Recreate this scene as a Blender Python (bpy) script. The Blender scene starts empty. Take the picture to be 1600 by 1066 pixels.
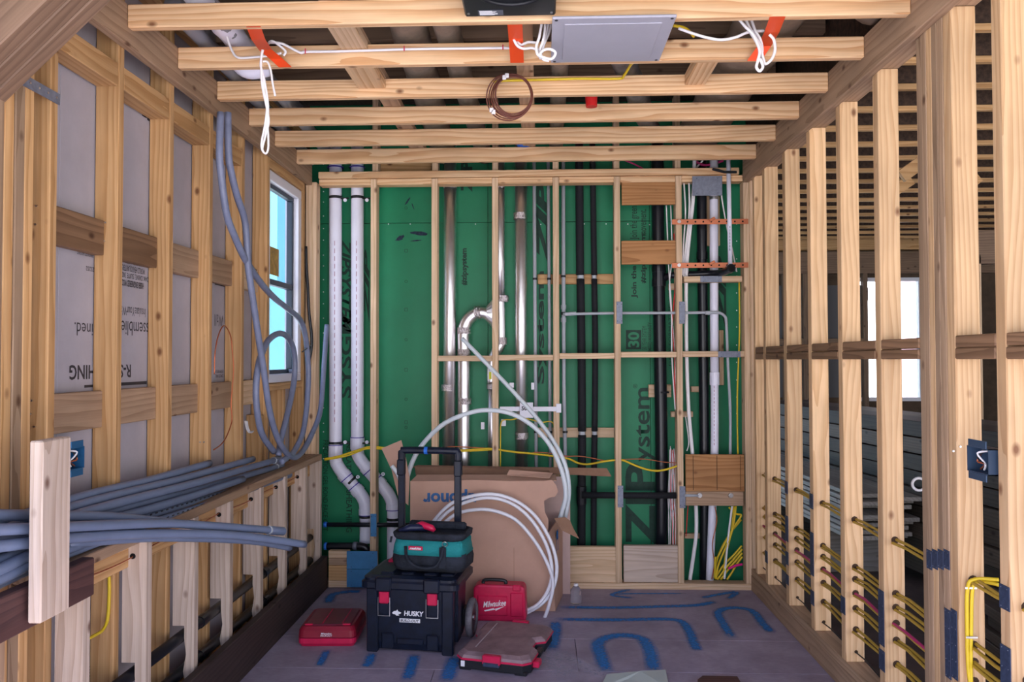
import bpy, bmesh, math, random
from mathutils import Vector, Matrix
random.seed(7)
D = bpy.data
SC = bpy.context.scene
COL = SC.collection
# ------------------------------------------------------------------ camera
F, YAW, PITCH, ROLL, H = 1231.0, .0363, .0237, .0019, 1.509
def cam_axes():
    def rows(v):
        x, y, z = v
        c, s = math.cos(YAW), math.sin(YAW); x, y = c*x+s*y, -s*x+c*y
        c, s = math.cos(PITCH), math.sin(PITCH); y, z = c*y+s*z, -s*y+c*z
        u, w = x, -z
        c, s = math.cos(ROLL), math.sin(ROLL); u, w = c*u+s*w, -s*u+c*w
        return u, w, y
    cols = [rows(v) for v in ((1,0,0),(0,1,0),(0,0,1))]
    R = [Vector((cols[0][i], cols[1][i], cols[2][i])) for i in range(3)]
    return R
RT, DN, FW = cam_axes()
cam_d = D.cameras.new('camera'); cam = D.objects.new('camera', cam_d); COL.objects.link(cam)
cam_d.sensor_width = 36; cam_d.lens = F/1600*36; cam_d.clip_start = .05
cam.matrix_world = Matrix(((RT.x, -DN.x, -FW.x, 0), (RT.y, -DN.y, -FW.y, 0), (RT.z, -DN.z, -FW.z, H), (0,0,0,1)))
SC.camera = cam
# ------------------------------------------------------------------ world, exposure
SC.view_settings.view_transform = 'Standard'; SC.view_settings.look = 'None'
SC.view_settings.gamma = 1; SC.view_settings.exposure = 0.8
SC.view_settings.use_curve_mapping = False
wd = D.worlds.new('world'); SC.world = wd; wd.use_nodes = True
wn = wd.node_tree.nodes; wl = wd.node_tree.links
bgn = wn['Background']; bgn.inputs['Strength'].default_value = 1.95
_tc = wn.new('ShaderNodeTexCoord'); _sp = wn.new('ShaderNodeSeparateXYZ'); wl.new(_tc.outputs['Generated'], _sp.inputs[0])
_cr = wn.new('ShaderNodeValToRGB'); _e = _cr.color_ramp.elements   # bright hazy horizon, bluer overhead
_e[0].position = .02; _e[0].color = (.98, .96, .96, 1); _e[1].position = .6; _e[1].color = (.38, .52, 1, 1)
wl.new(_sp.outputs[2], _cr.inputs[0]); wl.new(_cr.outputs[0], bgn.inputs['Color'])
sun_d = D.lights.new('sun', 'SUN'); sun_d.energy = 13; sun_d.angle = .03; sun_d.color = (1, .96, .9)
sun = D.objects.new('sun', sun_d); COL.objects.link(sun); sun.rotation_euler = (math.radians(40), 0, math.radians(4))

def ray(px, py):
    d = RT*(px-800) + DN*(py-533) + FW*F
    return d
def at(px, py, Y=None, X=None, Z=None):
    """A photo pixel carried out to a world plane."""
    d = ray(px, py)
    if Y is not None: t = Y/d.y
    elif X is not None: t = X/d.x
    else: t = (Z-H)/d.z
    return Vector((0, 0, H)) + d*t

# ------------------------------------------------------------------ materials
MATS = {}
def nt(name):
    m = D.materials.new(name); m.use_nodes = True
    b = m.node_tree.nodes['Principled BSDF']
    return m, m.node_tree.nodes, m.node_tree.links, b
def mat(name, col, rough=.5, metal=0, noise=.0, nscale=8, bump=0, bscale=60, trans=0, ior=1.45, emit=None, alpha=1, spec=None):
    if name in MATS: return MATS[name]
    m, n, l, b = nt(name)
    b.inputs['Base Color'].default_value = (*col, 1); b.inputs['Roughness'].default_value = rough
    b.inputs['Metallic'].default_value = metal
    b.inputs['Transmission Weight'].default_value = trans; b.inputs['IOR'].default_value = ior
    b.inputs['Alpha'].default_value = alpha
    if spec is not None: b.inputs['Specular IOR Level'].default_value = spec
    if emit: b.inputs['Emission Color'].default_value = (*emit[0], 1); b.inputs['Emission Strength'].default_value = emit[1]
    if noise:
        tc = n.new('ShaderNodeTexCoord'); nz = n.new('ShaderNodeTexNoise'); nz.inputs['Scale'].default_value = nscale
        nz.inputs['Detail'].default_value = 5; nz.inputs['Roughness'].default_value = .65
        l.new(tc.outputs['Object'], nz.inputs['Vector'])
        mx = n.new('ShaderNodeMix'); mx.data_type = 'RGBA'
        lo = [max(0, c*(1-noise)) for c in col]; hi = [min(1, c*(1+noise)) for c in col]
        mx.inputs[6].default_value = (*lo, 1); mx.inputs[7].default_value = (*hi, 1)
        mr = n.new('ShaderNodeMapRange'); mr.inputs[1].default_value = .3; mr.inputs[2].default_value = .7
        l.new(nz.outputs['Fac'], mr.inputs[0]); l.new(mr.outputs[0], mx.inputs[0])
        l.new(mx.outputs[2], b.inputs['Base Color'])
    if bump:
        tc = n.new('ShaderNodeTexCoord'); nz = n.new('ShaderNodeTexNoise'); nz.inputs['Scale'].default_value = bscale
        nz.inputs['Detail'].default_value = 3; l.new(tc.outputs['Object'], nz.inputs['Vector'])
        bp = n.new('ShaderNodeBump'); bp.inputs['Strength'].default_value = bump; bp.inputs['Distance'].default_value = .01
        l.new(nz.outputs['Fac'], bp.inputs['Height']); l.new(bp.outputs['Normal'], b.inputs['Normal'])
    MATS[name] = m
    return m

TONES = {  # base, late-wood, variation
    'pine':  ((.60, .36, .165), (.43, .22, .08), .16),
    'studr': ((.68, .45, .25), (.52, .30, .14), .13),
    'joist': ((.80, .54, .31), (.58, .29, .12), .08),
    'pale':  ((.72, .52, .34), (.56, .36, .20), .10),
    'white': ((.62, .50, .41), (.46, .34, .26), .10),
    'brown': ((.27, .155, .085), (.15, .08, .042), .15),
    'ledge': ((.42, .28, .18), (.29, .18, .11), .1),
    'ply':   ((.46, .225, .085), (.30, .125, .04), .1),
    'edge':  ((.40, .27, .17), (.27, .17, .10), .15),
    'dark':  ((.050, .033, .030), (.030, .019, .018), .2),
    'rust':  ((.105, .05, .045), (.06, .03, .03), .1),
    'dull':  ((.20, .13, .085), (.12, .075, .05), .3),
    'brace': ((.21, .13, .085), (.14, .085, .055), .1),
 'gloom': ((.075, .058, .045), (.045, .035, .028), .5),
 'grey':  ((.27, .25, .23), (.19, .17, .15), .15),
}
def wood(tone, ax):
    key = 'wood_%s_%s' % (tone, 'xyz'[ax])
    if key in MATS: return MATS[key]
    base, late, var = TONES[tone]
    m, n, l, b = nt(key)
    b.inputs['Roughness'].default_value = .62; b.inputs['Specular IOR Level'].default_value = .3
    tc = n.new('ShaderNodeTexCoord'); oi = n.new('ShaderNodeObjectInfo')
    sep = n.new('ShaderNodeSeparateXYZ'); l.new(tc.outputs['Object'], sep.inputs[0])
    cmb = n.new('ShaderNodeCombineXYZ')   # reorder: cross1, cross2, along
    o = [i for i in range(3) if i != ax] + [ax]
    l.new(sep.outputs[o[0]], cmb.inputs[0]); l.new(sep.outputs[o[1]], cmb.inputs[1]); l.new(sep.outputs[o[2]], cmb.inputs[2])
    off = n.new('ShaderNodeVectorMath'); off.operation = 'MULTIPLY_ADD'
    rv = n.new('ShaderNodeCombineXYZ')
    rm = n.new('ShaderNodeMath'); rm.operation = 'MULTIPLY'; rm.inputs[1].default_value = 37.7; l.new(oi.outputs['Random'], rm.inputs[0])
    fr = n.new('ShaderNodeMath'); fr.operation = 'FRACT'; l.new(rm.outputs[0], fr.inputs[0])
    l.new(oi.outputs['Random'], rv.inputs[0]); l.new(fr.outputs[0], rv.inputs[1]); l.new(rm.outputs[0], rv.inputs[2])
    off.inputs[1].default_value = (.12, .10, 1); l.new(rv.outputs[0], off.inputs[0]); l.new(cmb.outputs[0], off.inputs[2])
    # slow wander along the length bends the rings into cathedrals
    sq = n.new('ShaderNodeVectorMath'); sq.operation = 'MULTIPLY'; sq.inputs[1].default_value = (1, 1, .12)
    l.new(off.outputs[0], sq.inputs[0])
    nz = n.new('ShaderNodeTexNoise'); nz.inputs['Scale'].default_value = 7; nz.inputs['Detail'].default_value = 2
    l.new(sq.outputs[0], nz.inputs['Vector'])
    ad = n.new('ShaderNodeVectorMath'); ad.operation = 'MULTIPLY_ADD'; ad.inputs[1].default_value = (.10, .10, .0)
    l.new(nz.outputs['Color'], ad.inputs[0]); l.new(sq.outputs[0], ad.inputs[2])
    wv = n.new('ShaderNodeTexWave'); wv.wave_type = 'RINGS'; wv.rings_direction = 'Z'; wv.wave_profile = 'SAW'
    wv.inputs['Scale'].default_value = 15; wv.inputs['Distortion'].default_value = 1.6; wv.inputs['Detail'].default_value = 2
    wv.inputs['Detail Scale'].default_value = 1.5
    l.new(ad.outputs[0], wv.inputs['Vector'])
    rp = n.new('ShaderNodeMapRange'); rp.inputs[1].default_value = .35; rp.inputs[2].default_value = 1; rp.inputs[4].default_value = .85
    l.new(wv.outputs['Fac'], rp.inputs[0])
    mx = n.new('ShaderNodeMix'); mx.data_type = 'RGBA'; mx.inputs[6].default_value = (*base, 1); mx.inputs[7].default_value = (*late, 1)
    l.new(rp.outputs[0], mx.inputs[0])
    # fine fibre
    s2 = n.new('ShaderNodeVectorMath'); s2.operation = 'MULTIPLY'; s2.inputs[1].default_value = (220, 220, 5)
    l.new(off.outputs[0], s2.inputs[0])
    n2 = n.new('ShaderNodeTexNoise'); n2.inputs['Scale'].default_value = 1; n2.inputs['Detail'].default_value = 3; l.new(s2.outputs[0], n2.inputs['Vector'])
    f1 = n.new('ShaderNodeMapRange'); f1.inputs[3].default_value = .82; f1.inputs[4].default_value = 1.16; l.new(n2.outputs['Fac'], f1.inputs[0])
    m1 = n.new('ShaderNodeVectorMath'); m1.operation = 'SCALE'; l.new(mx.outputs[2], m1.inputs[0]); l.new(f1.outputs[0], m1.inputs['Scale'])
    # stained patches
    n3 = n.new('ShaderNodeTexNoise'); n3.inputs['Scale'].default_value = 3.5; n3.inputs['Detail'].default_value = 4
    s3 = n.new('ShaderNodeVectorMath'); s3.operation = 'MULTIPLY'; s3.inputs[1].default_value = (2, 2, .8)
    l.new(off.outputs[0], s3.inputs[0]); l.new(s3.outputs[0], n3.inputs['Vector'])
    f3 = n.new('ShaderNodeMapRange'); f3.inputs[1].default_value = .3; f3.inputs[2].default_value = .7; f3.inputs[3].default_value = .86; f3.inputs[4].default_value = 1.1
    l.new(n3.outputs['Fac'], f3.inputs[0])
    m2 = n.new('ShaderNodeVectorMath'); m2.operation = 'SCALE'; l.new(m1.outputs[0], m2.inputs[0]); l.new(f3.outputs[0], m2.inputs['Scale'])
    # board to board variation
    f4 = n.new('ShaderNodeMapRange'); f4.inputs[3].default_value = 1-var; f4.inputs[4].default_value = 1+var; l.new(fr.outputs[0], f4.inputs[0])
    m3 = n.new('ShaderNodeVectorMath'); m3.operation = 'SCALE'; l.new(m2.outputs[0], m3.inputs[0]); l.new(f4.outputs[0], m3.inputs['Scale'])
    # knots
    s4 = n.new('ShaderNodeVectorMath'); s4.operation = 'MULTIPLY'; s4.inputs[1].default_value = (9, 9, 5.5)
    l.new(off.outputs[0], s4.inputs[0])
    vo = n.new('ShaderNodeTexVoronoi'); vo.inputs['Scale'].default_value = 1; l.new(s4.outputs[0], vo.inputs['Vector'])
    kn = n.new('ShaderNodeMapRange'); kn.inputs[1].default_value = .05; kn.inputs[2].default_value = .14; kn.inputs[3].default_value = .9; kn.inputs[4].default_value = 0
    l.new(vo.outputs['Distance'], kn.inputs[0])
    mk = n.new('ShaderNodeMix'); mk.data_type = 'RGBA'; mk.inputs[7].default_value = (late[0]*.32, late[1]*.22, late[2]*.2, 1)
    l.new(kn.outputs[0], mk.inputs[0]); l.new(m3.outputs[0], mk.inputs[6])
    l.new(mk.outputs[2], b.inputs['Base Color'])
    bp = n.new('ShaderNodeBump'); bp.inputs['Strength'].default_value = .15; bp.inputs['Distance'].default_value = .003
    l.new(n2.outputs['Fac'], bp.inputs['Height']); l.new(bp.outputs['Normal'], b.inputs['Normal'])
    MATS[key] = m
    return m

# ------------------------------------------------------------------ builders
ORG = {}
def link(o, parent, org):
    COL.objects.link(o)
    ORG[o.name] = Vector(org)
    if parent is not None:
        o.parent = parent; o.location = Vector(org) - ORG[parent.name]
    else: o.location = org
def tag(o, label=None, cat=None, group=None, kind=None):
    if label: o['label'] = label
    if cat: o['category'] = cat
    if group: o['group'] = group
    if kind: o['kind'] = kind
    return o
def empty(name, loc, label, cat, group=None, kind=None, rotz=0, local=False):
    o = D.objects.new(name, None); o.empty_display_size = .05
    COL.objects.link(o); o.location = loc; o.rotation_euler.z = rotz
    ORG[o.name] = Vector((0,0,0)) if local else Vector(loc)
    return tag(o, label, cat, group, kind)
def finish(name, bm, m, parent=None, smooth=False, **kw):
    """Link a bmesh written in builder coordinates as one object with its origin at its centre."""
    bmesh.ops.recalc_face_normals(bm, faces=bm.faces) if kw.pop('recalc', True) else None
    lo = Vector((min(v.co.x for v in bm.verts), min(v.co.y for v in bm.verts), min(v.co.z for v in bm.verts)))
    hi = Vector((max(v.co.x for v in bm.verts), max(v.co.y for v in bm.verts), max(v.co.z for v in bm.verts)))
    c = (lo+hi)/2
    bmesh.ops.translate(bm, verts=bm.verts, vec=-c)
    me = D.meshes.new(name); bm.to_mesh(me); bm.free()
    if smooth:
        for p in me.polygons: p.use_smooth = True
    me.materials.append(m)
    o = D.objects.new(name, me)
    link(o, parent, c)
    if kw: tag(o, **kw)
    return o
def B(): return bmesh.new()
def box(bm, x0, x1, y0, y1, z0, z1, bev=0):
    vs = [bm.verts.new((x, y, z)) for x in (x0, x1) for y in (y0, y1) for z in (z0, z1)]
    fs = [bm.faces.new([vs[i] for i in q]) for q in ((0,1,3,2),(4,6,7,5),(0,4,5,1),(2,3,7,6),(0,2,6,4),(1,5,7,3))]
    if bev:
        es = list({e for f in fs for e in f.edges})
        bmesh.ops.bevel(bm, geom=es, offset=bev, segments=1, affect='EDGES', profile=.5)
def prism(bm, pts, d0, d1, axis='Y', bev=0):
    """Outline extruded: pts are (a, b); axis Y -> (x, z), X -> (y, z), Z -> (x, y)."""
    def mk(p, d):
        return {'Y': (p[0], d, p[1]), 'X': (d, p[0], p[1]), 'Z': (p[0], p[1], d)}[axis]
    a = [bm.verts.new(mk(p, d0)) for p in pts]; b = [bm.verts.new(mk(p, d1)) for p in pts]
    fs = [bm.faces.new(a), bm.faces.new(b[::-1])]
    k = len(pts)
    for i in range(k): fs.append(bm.faces.new((a[i], b[i], b[(i+1) % k], a[(i+1) % k])))
    if bev:
        bmesh.ops.recalc_face_normals(bm, faces=fs)
        es = list({e for f in fs for e in f.edges})
        bmesh.ops.bevel(bm, geom=es, offset=bev, segments=2, affect='EDGES', profile=.5)
def catmull(pts, n=5, closed=False):
    pts = [Vector(p) for p in pts]; out = []
    k = len(pts)
    for i in range(k if closed else k-1):
        g = (lambda j: pts[j % k]) if closed else (lambda j: pts[max(0, min(k-1, j))])
        p0, p1, p2, p3 = g(i-1), g(i), g(i+1), g(i+2)
        for s in range(n):
            t = s/n
            out.append(.5*((2*p1) + (p2-p0)*t + (2*p0-5*p1+4*p2-p3)*t*t + (3*p1-p0-3*p2+p3)*t**3))
    if not closed: out.append(pts[-1])
    return out
def tube(bm, pts, r, seg=8, closed=False, cap=True, hollow=False):
    """Swept tube; r a number or one per point."""
    pts = [Vector(p) for p in pts]; k = len(pts)
    rr = r if hasattr(r, '__len__') else [r]*k
    rings = []; ref = None
    for i in range(k):
        if closed: t = pts[(i+1) % k]-pts[i-1]
        else: t = pts[min(k-1, i+1)]-pts[max(0, i-1)]
        if t.length < 1e-9: t = Vector((0, 0, 1))
        t.normalize()
        if ref is None:
            ref = Vector((0, 0, 1)) if abs(t.z) < .8 else Vector((1, 0, 0))
        ref = (ref - t*ref.dot(t))
        if ref.length < 1e-6: ref = t.orthogonal()
        ref.normalize(); bi = t.cross(ref)
        rings.append([bm.verts.new(pts[i] + (ref*math.cos(a)+bi*math.sin(a))*rr[i]) for a in [2*math.pi*j/seg for j in range(seg)]])
    for i in range(k if closed else k-1):
        A, C = rings[i], rings[(i+1) % k]
        for j in range(seg): bm.faces.new((A[j], A[(j+1) % seg], C[(j+1) % seg], C[j]))
    if not closed and cap:
        bm.faces.new(rings[0][::-1]); bm.faces.new(rings[-1])
def cyl(bm, p, q, r, seg=12, r2=None):
    tube(bm, [p, q], [r, r if r2 is None else r2], seg)
def torus(bm, c, nrm, R, r, seg=20, s2=6):
    nrm = Vector(nrm).normalized(); a = nrm.orthogonal().normalized(); b = nrm.cross(a); c = Vector(c)
    tube(bm, [c+(a*math.cos(t)+b*math.sin(t))*R for t in [2*math.pi*i/seg for i in range(seg)]], r, s2, closed=True)
def loft(bm, rings, cap=True):
    R = [[bm.verts.new(p) for p in r] for r in rings]; k = len(R[0])
    for A, C in zip(R, R[1:]):
        for j in range(k): bm.faces.new((A[j], A[(j+1) % k], C[(j+1) % k], C[j]))
    if cap: bm.faces.new(R[0][::-1]); bm.faces.new(R[-1])
def rrect(w, d, r, z, cx=0, cy=0, n=4):
    out = []
    for sx, sy, a0 in ((1,1,0),(-1,1,90),(-1,-1,180),(1,-1,270)):
        for i in range(n+1):
            a = math.radians(a0+90*i/n)
            out.append((cx+sx*(w/2-r)+r*math.cos(a), cy+sy*(d/2-r)+r*math.sin(a), z))
    return out
def lumber(name, x0, x1, y0, y1, z0, z1, tone, parent, bev=.003, **kw):
    x0, x1 = sorted((x0, x1)); y0, y1 = sorted((y0, y1)); z0, z1 = sorted((z0, z1))
    dim = (x1-x0, y1-y0, z1-z0); ax = dim.index(max(dim)) if kw.get('ax') is None else kw.pop('ax')
    kw.pop('ax', None)
    bm = B(); box(bm, x0, x1, y0, y1, z0, z1, min(bev, min(dim)*.2))
    return finish(name, bm, wood(tone, ax), parent, **kw)
def curve(name, pts, r, m, parent=None, seg=8, n=5, smooth=True, closed=False, **kw):
    bm = B(); tube(bm, catmull(pts, n, closed) if n > 1 else pts, r, seg, closed)
    return finish(name, bm, m, parent, smooth=smooth, **kw)
def pxs(pts, Y=None, X=None, Z=None):
    out = []
    for p in pts:
        yy = p[2] if len(p) > 2 else Y
        if yy is not None: out.append(at(p[0], p[1], Y=yy))
        else: out.append(at(p[0], p[1], X=X, Z=Z))
    return out
def lettering(body, w, h, pos, r, u, m, parent=None, bold=0, shear=0, lift=.0012, name='lettering', spacing=1.0, thick=0, local=False, **kw):
    cu = D.curves.new(name, 'FONT'); cu.body = body; cu.align_x = 'CENTER'; cu.align_y = 'CENTER'
    cu.offset = bold; cu.shear = shear; cu.resolution_u = 3; cu.space_character = spacing; cu.space_line = .9
    t = D.objects.new('tmp', cu); COL.objects.link(t)
    bpy.context.view_layer.update()
    me = D.meshes.new_from_object(t.evaluated_get(bpy.context.evaluated_depsgraph_get()))
    D.objects.remove(t)
    xs = [v.co.x for v in me.vertices]; ys = [v.co.y for v in me.vertices]
    sx = w/(max(xs)-min(xs)); sy = h/(max(ys)-min(ys)); cx, cy = (max(xs)+min(xs))/2, (max(ys)+min(ys))/2
    r = Vector(r).normalized(); u = Vector(u).normalized(); nn = r.cross(u)
    bm = B(); bm.from_mesh(me); D.meshes.remove(me)
    for v in bm.verts:
        a, b_ = (v.co.x-cx)*sx, (v.co.y-cy)*sy
        v.co = Vector(pos)+r*a+u*b_+nn*lift
    return finish(name, bm, m, parent, recalc=False, **kw)
UP, XX, YY = Vector((0,0,1)), Vector((1,0,0)), Vector((0,1,0))

# plain materials
M = {
 'green': mat('green_sheathing', (.003, .19, .08), .5, noise=.12, nscale=2.5, bump=.05),
 'gink':  mat('dark_green_ink', (.002, .035, .02), .6, noise=.35, nscale=30),
 'foil':  mat('grey_facer', (.39, .37, .41), .6, noise=.09, nscale=4),
 'ink':   mat('black_ink', (.035, .033, .04), .6),
 'pvc':   mat('white_pvc', (.80, .80, .93), .3, noise=.03),
 'prim':  mat('purple_primer', (.06, .04, .38), .4),
 'abs':   mat('black_abs', (.008, .009, .014), .28),
 'foam':  mat('black_foam', (.009, .010, .014), .8, bump=.3),
 'gpipe': mat('grey_pipe', (.42, .45, .50), .4),
 'conduit': mat('grey_conduit', (.15, .19, .29), .4, noise=.1, nscale=6),
 'flex':  mat('grey_flex', (.17, .195, .29), .35, noise=.18, nscale=12),
 'duct':  mat('galvanised_duct', (.93, .92, .95), .38, 1, bump=.12, bscale=9),
 'ducttape': mat('foil_tape', (.72, .66, .68), .34, 1, bump=.9, bscale=120),
 'plate': mat('galvanised_plate', (.20, .22, .28), .5, .35, noise=.2, nscale=40),
 'bplate': mat('blue_plate', (.05, .22, .45), .5, .1, noise=.15, nscale=12),
 'dplate': mat('dark_nail_plate', (.045, .065, .12), .5, .4, noise=.3, nscale=60),
 'copper': mat('copper_strap', (.60, .20, .10), .45, .5),
 'copperw': mat('copper_wire', (.55, .16, .07), .35, .7),
 'brownw': mat('brown_wire', (.15, .045, .03), .45),
 'yellow': mat('yellow_cable', (.72, .52, .02), .45),
 'yshade': mat('shaded_yellow_cable', (.42, .27, .035), .5),  # yellow cable again, with the shade of the stud bays put into its colour
 'white': mat('white_cable', (.82, .80, .82), .4),
 'red': mat('red_cable', (.65, .02, .02), .4),
 'pink': mat('magenta_cable', (.42, .02, .13), .4),
 'black': mat('black_plastic', (.012, .013, .017), .4),
 'navy': mat('dusty_black_plastic', (.004, .008, .022), .4, noise=.5, nscale=20),
 'steel': mat('steel', (.6, .6, .62), .3, 1),
 'wframe': mat('white_vinyl', (.78, .78, .86), .35),
 'wdark': mat('dark_sash', (.018, .03, .05), .4),
 'card': mat('cardboard', (.50, .305, .225), .8, noise=.07, nscale=5, bump=.05),
 'card2': mat('cardboard_inside', (.26, .145, .09), .85, noise=.15),
 'blue': mat('blue_print', (.02, .10, .27), .6),
 'pex': mat('translucent_pex', (.62, .68, .72), .35),
 'pexw': mat('white_pex', (.78, .78, .84), .3),
 'orange': mat('orange_tape', (.80, .075, .012), .5),
 'rcase': mat('red_plastic', (.58, .012, .07), .38, noise=.12, nscale=20),
 'rdark': mat('smoked_red_lid', (.17, .012, .035), .3, noise=.2),
 'teal': mat('teal_fabric', (.012, .235, .24), .8, bump=.3, bscale=90),
 'bfab': mat('black_fabric', (.016, .02, .03), .9, noise=.7, nscale=9, bump=.5, bscale=60),
 'wink': mat('white_ink', (.85, .85, .88), .5),
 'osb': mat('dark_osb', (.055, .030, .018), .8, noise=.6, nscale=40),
 'dusk': mat('dark_insulated_duct', (.20, .155, .12), .6, noise=.25, nscale=10, bump=.6, bscale=20),
 'rubber': mat('grey_tyre', (.14, .13, .15), .8, noise=.4, nscale=30),
 'bluecap': mat('blue_cap', (.01, .13, .60), .4),
 'bluetape': mat('blue_tape', (.02, .16, .65), .6),
 'void': mat('void_black', (.002, .002, .002), .9),
 'panel': mat('grey_panel', (.40, .40, .47), .35, noise=.03),
}
YB = 5.235          # front of the back stud wall
YG = 5.455          # green sheathing behind its service gap
XL, XR, XP = -1.574, 1.372, -1.462   # stud faces: left wall, right wall, half wall
S = .4064
ZJ = 2.7485
def qx(px, Y=YB, py=560): return at(px, py, Y=Y).x
def qz(py, px=850, Y=YB): return at(px, py, Y=Y).z

# ================================================================== FLOOR
fl = empty('floor', (0, 2.8, 0), 'worn plywood subfloor with blue sprayed layout lines', 'floor', kind='structure')
def floor_mat():
    m, n, l, b = nt('subfloor'); b.inputs['Roughness'].default_value = .75
    tc = n.new('ShaderNodeTexCoord'); geo = n.new('ShaderNodeNewGeometry')
    nz = n.new('ShaderNodeTexNoise'); nz.inputs['Scale'].default_value = 3; nz.inputs['Detail'].default_value = 8; nz.inputs['Roughness'].default_value = .7
    l.new(geo.outputs['Position'], nz.inputs['Vector'])
    cr = n.new('ShaderNodeValToRGB'); e = cr.color_ramp.elements
    e[0].position = .3; e[0].color = (.25, .205, .26, 1); e[1].position = .72; e[1].color = (.45, .39, .49, 1)
    l.new(nz.outputs['Fac'], cr.inputs[0])
    st = n.new('ShaderNodeVectorMath'); st.operation = 'MULTIPLY'; st.inputs[1].default_value = (25, 160, 10); l.new(geo.outputs['Position'], st.inputs[0])
    n2 = n.new('ShaderNodeTexNoise'); n2.inputs['Scale'].default_value = 1; n2.inputs['Detail'].default_value = 4; l.new(st.outputs[0], n2.inputs['Vector'])
    f = n.new('ShaderNodeMapRange'); f.inputs[3].default_value = .75; f.inputs[4].default_value = 1.25; l.new(n2.outputs['Fac'], f.inputs[0])
    ms = n.new('ShaderNodeVectorMath'); ms.operation = 'SCALE'; l.new(cr.outputs[0], ms.inputs[0]); l.new(f.outputs[0], ms.inputs['Scale'])
    # plaster dust scattered on the boards
    n3 = n.new('ShaderNodeTexNoise'); n3.inputs['Scale'].default_value = 2.1; n3.inputs['Detail'].default_value = 9; n3.inputs['Roughness'].default_value = .75
    l.new(geo.outputs['Position'], n3.inputs['Vector'])
    d = n.new('ShaderNodeMapRange'); d.inputs[1].default_value = .56; d.inputs[2].default_value = .78; d.inputs[4].default_value = .55; l.new(n3.outputs['Fac'], d.inputs[0])
    mx = n.new('ShaderNodeMix'); mx.data_type = 'RGBA'; mx.inputs[7].default_value = (.58, .53, .60, 1)
    l.new(d.outputs[0], mx.inputs[0]); l.new(ms.outputs[0], mx.inputs[6]); l.new(mx.outputs[2], b.inputs['Base Color'])
    bp = n.new('ShaderNodeBump'); bp.inputs['Strength'].default_value = .3; bp.inputs['Distance'].default_value = .002
    l.new(n2.outputs['Fac'], bp.inputs['Height']); l.new(bp.outputs['Normal'], b.inputs['Normal'])
    return m
FM = floor_mat()
ys = [.2, 1.43, 2.65, 3.34, 3.86, 4.30, 5.6]
for i in range(len(ys)-1):
    xs = [-1.75, -.62+.1*(i % 2), 1.5] if i % 2 else [-1.75, .18, 1.5]
    for a, b_ in zip(xs, xs[1:]):
        bm = B(); box(bm, a+.0015, b_-.0015, ys[i]+.0015, ys[i+1]-.0015, -.022, 0, .001); finish('subfloor_panel', bm, FM, fl)
bm = B(); box(bm, -1.75, 1.5, .2, 5.6, -.06, -.024); finish('joist_deck', bm, M['osb'], fl)
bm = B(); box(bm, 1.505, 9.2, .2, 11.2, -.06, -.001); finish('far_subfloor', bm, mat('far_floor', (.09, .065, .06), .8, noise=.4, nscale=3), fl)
# sprayed lines: ribbons of paint with feathered edges
def paint_mat():
    m, n, l, b = nt('blue_spray'); b.inputs['Base Color'].default_value = (.008, .21, .60, 1); b.inputs['Roughness'].default_value = .7
    uv = n.new('ShaderNodeUVMap'); sp = n.new('ShaderNodeSeparateXYZ'); l.new(uv.outputs[0], sp.inputs[0])
    geo = n.new('ShaderNodeNewGeometry'); nz = n.new('ShaderNodeTexNoise'); nz.inputs['Scale'].default_value = 60; nz.inputs['Detail'].default_value = 4
    l.new(geo.outputs['Position'], nz.inputs['Vector'])
    a = n.new('ShaderNodeMath'); a.operation = 'SUBTRACT'; a.inputs[1].default_value = .5; l.new(sp.outputs[0], a.inputs[0])
    ab = n.new('ShaderNodeMath'); ab.operation = 'ABSOLUTE'; l.new(a.outputs[0], ab.inputs[0])
    mr = n.new('ShaderNodeMapRange'); mr.inputs[1].default_value = .15; mr.inputs[2].default_value = .5; mr.inputs[3].default_value = .95; mr.inputs[4].default_value = 0
    l.new(ab.outputs[0], mr.inputs[0])
    nm = n.new('ShaderNodeMapRange'); nm.inputs[1].default_value = .3; nm.inputs[2].default_value = .65; nm.inputs[3].default_value = .45; nm.inputs[4].default_value = 1.1; l.new(nz.outputs['Fac'], nm.inputs[0])
    mu = n.new('ShaderNodeMath'); mu.operation = 'MULTIPLY'; l.new(mr.outputs[0], mu.inputs[0]); l.new(nm.outputs[0], mu.inputs[1])
    mu2 = n.new('ShaderNodeMath'); mu2.operation = 'MULTIPLY'; l.new(mu.outputs[0], mu2.inputs[0]); l.new(sp.outputs[1], mu2.inputs[1])
    l.new(mu2.outputs[0], b.inputs['Alpha'])
    return m
PM = paint_mat()
def spray(pts, w, name='spray_line', m=PM):
    P = catmull([at(x, y, Z=0) for x, y in pts], 6)
    me = D.meshes.new(name); V = []; Fc = []; UV = []
    for i, p in enumerate(P):
        t = P[min(i+1, len(P)-1)]-P[max(0, i-1)]; t.z = 0; t.normalize(); nn = Vector((-t.y, t.x, 0))
        V += [p-nn*w/2+UP*.0012, p+nn*w/2+UP*.0012]
        e = min(1, min(i, len(P)-1-i)/2.5); UV += [(0, e), (1, e)]
    for i in range(len(P)-1): Fc.append((2*i, 2*i+1, 2*i+3, 2*i+2))
    c = sum(V, Vector())/len(V)
    me.from_pydata([v-c for v in V], [], Fc)
    ul = me.uv_layers.new(name='UVMap')
    for lp in me.loops: ul.data[lp.index].uv = UV[lp.vertex_index]
    me.materials.append(m); o = D.objects.new(name, me); link(o, fl, c)
spray([(870, 949), (960, 950), (1040, 948), (1090, 946), (1120, 940)], .075)
spray([(864, 968), (960, 969), (1040, 968), (1065, 972), (1076, 985), (1084, 1005), (1090, 1018)], .08)
spray([(948, 1052), (940, 1028), (934, 1008), (945, 998), (970, 993), (1000, 997), (1012, 1010), (1018, 1028), (1021, 1050)], .10)
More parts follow.
